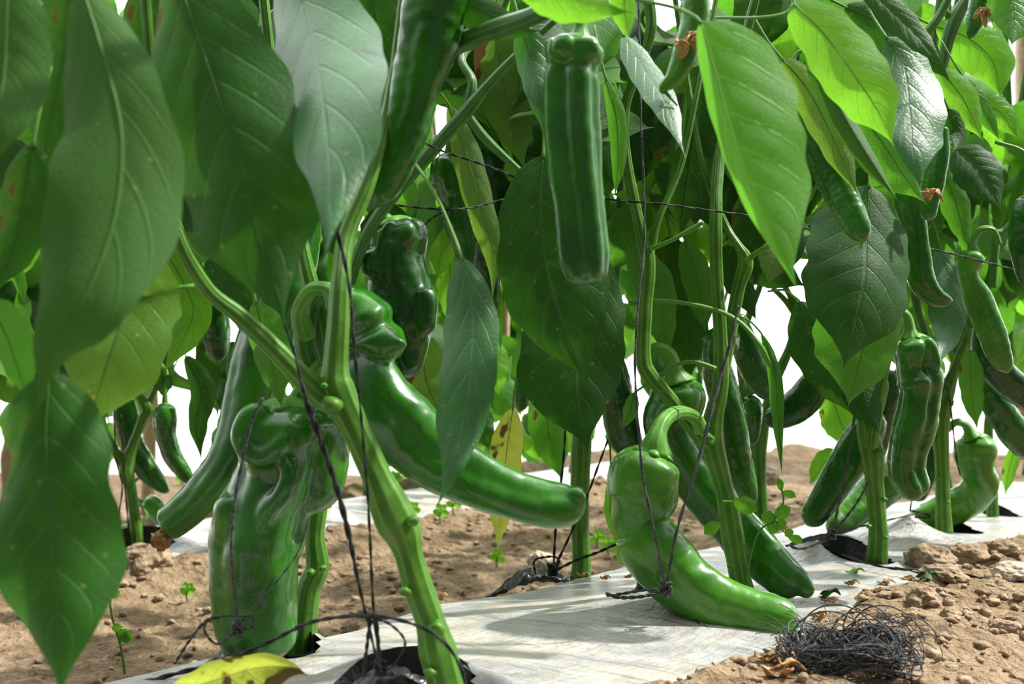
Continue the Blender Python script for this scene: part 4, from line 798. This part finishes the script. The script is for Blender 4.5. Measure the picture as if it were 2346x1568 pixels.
twine('thin black string crossing high left of the straight ribbed pepper', [[(955, 318, 6, .66), (1010, 345, 7, .66), (1080, 368, 8, .66), (1140, 390, 8, .66), (1200, 415, 7, .66)]])
twine('thin black string crossing above the squat crinkled pepper', [[(905, 470, 6, .70), (960, 476, 7, .70), (1030, 480, 9, .70), (1080, 476, 7, .72), (1160, 455, 6, .74)], [(1030, 480, 6, .70), (990, 500, 6, .70), (960, 530, 5, .70)]])
twine('thin black horizontal string passing behind the big light green leaf', [[(1360, 450, 6, .80), (1420, 460, 7, .80), (1520, 468, 6, .80), (1640, 484, 6, .82), (1760, 500, 6, .84), (1880, 522, 5, .86)]])
twine('thin grey horizontal string at right above the slim straight pepper', [[(2115, 566, 5, .95), (2190, 584, 6, .95), (2270, 604, 6, .95), (2360, 628, 5, .95)]], 'twineg')
twine('black cord lying along the right edge of the mulch film among the clods', [[(1930, 1272, 7, 1.08), (1990, 1292, 7, 1.04), (2060, 1305, 8, 1.02), (2120, 1305, 8, 1.02), (2200, 1316, 9, 1.0), (2280, 1330, 9, .99), (2360, 1334, 9, .98)], [(2050, 1300, 5, 1.02), (2150, 1322, 6, 1.0), (2230, 1320, 6, 1.0)]])
twine('pair of thin dark strings in the left background beside the y-shaped stem', [[(262, 940, 5, 1.3), (266, 1050, 5, 1.3), (280, 1120, 5, 1.3), (262, 1220, 5, 1.3)], [(278, 950, 5, 1.3), (285, 1100, 5, 1.3), (296, 1220, 6, 1.3)]])
# the fibre tangle
b = Bag(); rg = random.Random(5); tc_ = P(1945, 1500, .665); tc_.z = soil_z(tc_.x, tc_.y)+.016
for k in range(210):
    pts = []; a = rg.random()*6.28; rr = rg.uniform(.3, 1.0); h0 = rg.uniform(-.8, .6); sp_ = rg.choice((-1, 1))*rg.uniform(.5, 1.2); m = rg.randint(4, 8)
    for i in range(m):
        a += sp_*rg.uniform(.3, .9); r2 = rr*rg.uniform(.75, 1.1)
        pts.append(tuple(tc_+Vector((math.cos(a)*r2*.044, math.sin(a)*r2*.032, (.016*(1-rr*.3))*(h0+rg.uniform(-.3, .3))+.004*math.sin(a*3)))))
    q = [Vector(c) for c in cr(pts, 7*m)]; b.add(tube_geo(q, [rg.choice((.00022, .0003, .00045, .0006))]*(7*m), 5))
for k in range(30):      # wiry loops standing up out of the ball
    cx_ = tc_+Vector((rg.uniform(-.02, .04), rg.uniform(-.015, .02), rg.uniform(-.004, .004))); R_ = rg.uniform(.010, .026); a0 = rg.uniform(-.6, .6); yaw = rg.uniform(-1, 1)
    q = [cx_+Vector((math.cos(a0+3.6*i/23)*R_*math.cos(yaw), math.cos(a0+3.6*i/23)*R_*math.sin(yaw), math.sin(a0+3.6*i/23)*R_*.95)) for i in range(24)]
    b.add(tube_geo(q, [rg.choice((.0003, .0005))]*24, 5))
for k in range(40):
    a = rg.random()*6.28; p0 = tc_+Vector((math.cos(a)*.03, math.sin(a)*.02, 0)); d = Vector((math.cos(a), math.sin(a), rg.uniform(0, .9)))*rg.uniform(.015, .03)
    q = [Vector(c) for c in cr([tuple(p0), tuple(p0+d*.6+Vector((0, 0, .004))), tuple(p0+d)], 12)]; b.add(tube_geo(q, [.0003]*12, 5))
tag(b.out('twine_tangle', M['twineg'], None, tc_), 'tangled ball of frayed black fibre lying on the soil at lower right', 'twine')

# ------------------------------------------------------------------ clods, stones, litter
def rock(label, x, y, w, D, hsc=.7, mat='clod', name='soil_clod', cat='soil clod', sub=5, dz=0.):
    c = P(x, y, D); r = w*D/F/2; c.z = max(soil_z(c.x, c.y)+r*hsc*.35, c.z) if dz == 0 else c.z; bm = bmesh.new(); bmesh.ops.create_icosphere(bm, subdivisions=sub, radius=r); o_ = Vector((x*.37, y*.21, 0))
    for v in bm.verts:
        n_ = v.co/r; v.co *= 1+.38*noise.noise(n_*1.3+o_)+.20*noise.noise(n_*3+o_)+.08*noise.noise(n_*8+o_)+.04*noise.noise(n_*18+o_); v.co.z *= hsc
    ob = link(name, [v.co+c for v in bm.verts], [tuple(v.index for v in f.verts) for f in bm.faces], M[mat], None, c); bm.free(); return tag(ob, label, cat)
rock('large soil clod at right beside the stem by the black tear', 2130, 1285, 100, 1.08, .65)
rock('broad soil clod second from the left in the right-hand heap', 2215, 1275, 92, 1.12, .6)
rock('soil clod at the right end of the heap on the film edge', 2292, 1275, 84, 1.14, .6)
rock('flat soil clod in front of the heap below the black cord', 2160, 1350, 100, 1.0, .45)
rock('rounded clod right of the fibre tangle', 2112, 1440, 66, .86, .8)
rock('small round clod below and right of the rounded one beside the fibre tangle', 2178, 1468, 44, .83, .8, sub=4)
rock('pale clod at the right edge among the brown ones', 2318, 1312, 90, 1.03, .5, 'pale')
rock('big dark clod at the front of the far bed under the y-shaped stem', 330, 1305, 110, 1.36, .7)
rock('smaller clod left of the big dark one at the far bed', 262, 1345, 60, 1.28, .6)
rock('pale stone lump tied round by twine beside the upright rear stem', 1246, 1298, 72, 1.05, .9, 'pale')
rock('small stone near the mulch edge left of the near stem', 802, 1440, 44, .98, .75)
rock('small pale stone at the mulch edge just left of the near stem', 940, 1462, 44, .90, .7, 'pale')
rock('brown clod low by the bottom edge right of the mulch', 1640, 1562, 60, .76, .6)
rock('brown clod at the bottom right corner', 2300, 1520, 70, .82, .6)
rock('round clod against the foot of the white wall right of the narrow hanging leaf', 1762, 1092, 46, 2.0, .9, 'pale')
rg = random.Random(9); b = Bag(); bm = bmesh.new(); bmesh.ops.create_icosphere(bm, subdivisions=2, radius=1); IV = [v.co.copy() for v in bm.verts]; IF = [tuple(v.index for v in f.verts) for f in bm.faces]; bm.free()
def crumbs(n, tr, sr, smax):
    for k in range(n):
        t, s = rg.uniform(*tr), rg.uniform(*sr); x, y = xy(t, s)
        if y < .45 or y > 2.9: continue
        r = .0008+smax*rg.random()**4; o_ = Vector((rg.random()*9, 0, 0)); c = Vector((x, y, soil_z(x, y)+r*.25)); sc = Vector((rg.uniform(.7, 1.3), rg.uniform(.7, 1.3), rg.uniform(.5, .9)))*r
        b.add(([c+Vector((v.x*sc.x, v.y*sc.y, v.z*sc.z))*(1+.7*noise.noise(v*1.9+o_)) for v in IV], IF))
crumbs(4600, (-.3, 1.6), (-.45, -.062), .0048); crumbs(3400, (-.6, 1.6), (.22, .86), .006)
tag(b.out('soil_crumbs', M['clod'], None, (0, 1, 0)), 'loose crumbs of dry brown soil scattered over the ground', 'soil', kind='stuff')

def gz(x, y, up_=.0):
    t, s = ts(x, y); return (bed(t, s, x, y) if -.06 < s < .2 else soil_z(x, y))+up_
def ground_at(px_, py_):
    d = .5
    while d < 3:
        p = P(px_, py_, d)
        if p.z <= gz(p.x, p.y): return p
        d += .003
    return P(px_, py_, 1)
def litter(label, x, y, w, group=None, seed=0, name='dried_flower', cat='dried flower', mat='dry', n=5):
    c = ground_at(x, y)+Vector((0, 0, .003)); r = w*c.y/F/2; bb = petals(c, r, random.Random(seed+int(x*3+y)), n, -.15)
    for i, v in enumerate(bb.v): v.z = max(v.z, gz(v.x, v.y)+.0008)
    o = bb.out(name, M[mat], None, c); s_ = o.modifiers.new('thick', 'SOLIDIFY'); s_.thickness = .0006; return tag(o, label, cat, group)
LIT = [(1335, 1325, 30, 'at the foot of the upright rear stem'), (1388, 1332, 26, 'on the film right of the upright rear stem'), (1440, 1330, 24, 'alone on the film left of the front curved pepper'), (1690, 1335, 44, 'at the base of the forked stem'),
       (1850, 1360, 36, 'beside the two-pointed pepper tip'), (1905, 1385, 34, 'just right of the two-pointed pepper tip'), (1880, 1420, 40, 'touching the tip of the front curved pepper'), (1800, 1478, 44, 'under the tip of the front curved pepper'),
       (1762, 1520, 50, 'low left of the fibre tangle'), (2030, 1345, 36, 'on the film edge in front of the stem by the tear'), (2075, 1335, 34, 'on the film edge left of the flat clod'), (2080, 1420, 36, 'on the soil above right of the fibre tangle'),
       (1950, 1345, 30, 'on the film above the fibre tangle'), (1010, 1372, 26, 'on the soil by the far mulch edge'), (1055, 1365, 30, 'on the mulch edge right of the near stem'), (2010, 1362, 26, 'between the tangle and the clods'), (2250, 1380, 26, 'on open soil at right')]
for x, y, w, wh in LIT: litter('small dried brown flower '+wh, x, y, w)
# pepper tip shred, bud, green scraps
o = litter('yellow-green fallen bud with a thin stalk on the film near the black tear', 1962, 1318, 40, name='fallen_bud', cat='bud', mat='weed', n=4)
litter('crumpled dark green leaf scrap lying right of the two-pointed pepper tip', 1900, 1372, 60, name='leaf_scrap', cat='leaf', mat='dark', n=3)
litter('crumpled green leaf scrap lying below the heap of clods', 2125, 1330, 56, name='leaf_scrap', cat='leaf', mat='dark', n=3)
litter('curled yellowish dry leaf at the bottom edge left of the fibre tangle', 1790, 1550, 90, name='dry_leaf', cat='leaf', mat='dry', n=5)
# fallen leaf bottom
g = leafgeo([P(400, 1585, .60), P(480, 1562, .585), P(580, 1532, .575), P(660, 1528, .57), P(706, 1548, .57)], .016, .011, a=.5, b=.5, cup=-.3, wave=.3, tl=-.4, tr_=-.5, seed=4)
tag(link('fallen_leaf', g[0], g[1], M['yellow'], None, P(400, 1585, .6), g[2]), 'curled yellow-green fallen leaf at the bottom edge left of centre', 'leaf')
# loose black film scraps
def scrap(label, pts, wid):
    vs = []; fs = []; q = [Vector(c) for c in cr([tuple(P(*p)) for p in pts], 30)]
    for i, c in enumerate(q):
        t = i/29; w = wid*(.25+math.sin(math.pi*t))
        for j in range(7):
            u = -1+j/3; vs.append(c+Vector((0, u*w*.9, .35*w*math.sin(u*5+t*9)+.003*noise.noise(c*150+Vector((u*3, 0, 0))))))
    for i in range(29):
        for j in range(6): fs.append((i*7+j, i*7+j+1, i*7+j+8, i*7+j+7))
    o = link('film_scrap', vs, fs, M['blackfilm'], None, q[0]); s_ = o.modifiers.new('thick', 'SOLIDIFY'); s_.thickness = .0006
    return tag(o, label, 'plastic film')
scrap('torn curl of black film at the mulch edge left of the upright rear stem', [(1115, 1375, .99), (1160, 1345, .99), (1200, 1322, .99), (1240, 1325, 1.0), (1310, 1328, 1.02)], .012)
scrap('pleated black film fold at lower left under the cord', [(440, 1560, .66), (500, 1525, .66), (560, 1508, .66), (600, 1510, .66)], .016)
scrap('black film lip around the hole at the very bottom beside the near stem', [(800, 1575, .58), (850, 1560, .58), (900, 1552, .585), (980, 1562, .59)], .010)

# stakes
def stake(label, a, b_, r):
    q = [Vector(a).lerp(Vector(b_), i/19) for i in range(20)]; g = tube_geo(q, [r*(1.25 if i in (4, 9, 14) else 1) for i in range(20)], 12)
    return tag(link('bamboo_stake', g[0], g[1], M['bamboo'], None, a, g[2]), label, 'stake')
p0 = P(1150, 1100, 2.1); stake('beige bamboo stake in the gap behind the long horizontal pepper', (p0.x, 2.1, -.1), (p0.x+.02, 2.1, .9), .008)
p0 = P(338, 1050, 1.9); stake('beige bamboo stake in the left background behind the y-shaped stem', (p0.x, 1.9, -.1), (p0.x+.02, 1.9, .8), .012)

# weeds
def sprout(label, stemspec, leaves, mat='weed'):
    ps, rs = pxpath(stemspec, 24); root = empty('weed_seedling', ps[0], label, 'weed'); g = tube_geo(ps, rs, 8); link('stem', g[0], g[1], M['stalk'], root, ps[0], g[2])
    for x0, y0, x1, y1, w, D in leaves:
        a, c = P(x0, y0, D), P(x1, y1, D-.002); m_ = (a+c)/2+Vector((0, -.002, .001))
        g = leafgeo([a, m_, c], w*D/F/2, w*D/F/2, a=.6, b=.5, nv=12, nu=6, seed=int(x0)); o = link('leaflet', g[0], g[1], M['bright'], root, a, g[2])
        q = [Vector(v) for v in cr([tuple(min(ps, key=lambda p: (p-a).length)), tuple(a)], 5)]; t = tube_geo(q, [.0005]*5, 6); link('leaflet_stalk', t[0], t[1], M['stalk'], root, q[0], t[2])
sprout('thin clover-leaved weed standing on the soil at lower left', [(286, 1545, 6, .95), (276, 1480, 6, .95), (258, 1420, 5, .95), (250, 1370, 5, .95)],
       [(250, 1368, 246, 1338, 26, .95), (250, 1368, 276, 1356, 26, .95), (250, 1370, 258, 1348, 22, .95), (276, 1470, 306, 1452, 26, .95), (276, 1470, 290, 1440, 24, .95), (272, 1450, 262, 1428, 22, .95), (274, 1455, 300, 1472, 22, .95)])
sprout('small branching weed with paired leaflets right of the forked stem', [(1712, 1345, 6, .87), (1716, 1290, 6, .87), (1738, 1220, 5, .87), (1775, 1190, 4, .87), (1795, 1150, 4, .87), (1790, 1120, 4, .87)],
       [(1775, 1196, 1742, 1180, 30, .87), (1775, 1190, 1812, 1162, 32, .87), (1778, 1200, 1800, 1212, 28, .87), (1775, 1200, 1765, 1225, 26, .87), (1790, 1130, 1825, 1140, 18, .87), (1790, 1125, 1782, 1095, 16, .87), (1800, 1215, 1812, 1232, 22, .87), (1806, 1232, 1840, 1244, 20, .87)])
sprout('low leafy shoot on the forked stem above its base', [(1655, 1150, 7, .86), (1670, 1150, 6, .86), (1680, 1150, 5, .86)], [(1680, 1150, 1735, 1172, 40, .86), (1650, 1200, 1612, 1225, 30, .86)])
rg = random.Random(3)
for k, (x, y, lb) in enumerate([(1010, 1195, 'on the soil under the long horizontal pepper'), (1040, 1175, 'below the twisted hanging leaf'), (905, 1120, 'behind the near stem on the far bed'), (1140, 1300, 'on the bank below the yellowing leaf'), (430, 1375, 'on the soil left of the big lumpy pepper'),
                                (945, 1190, 'left of the others under the horizontal pepper'), (1370, 1255, 'at the right foot of the upright rear stem'), (1395, 1270, 'between the upright rear stem and front pepper'), (420, 1115, 'in the left background below the slim curved pepper')]):
    g_ = ground_at(x, y); D = g_.y-.01; s_ = 1.0
    sprout('tiny green weed seedling '+lb, [(x, y+6, 4, D), (x-3, y-12, 4, D), (x+2, y-26, 3, D)],
           [(x, y-14, x-20, y-20+rg.uniform(-8, 8), 15, D), (x, y-14, x+20, y-22+rg.uniform(-8, 8), 15, D), (x, y-24, x-8, y-42, 14, D), (x, y-24, x+14, y-38, 13, D)])
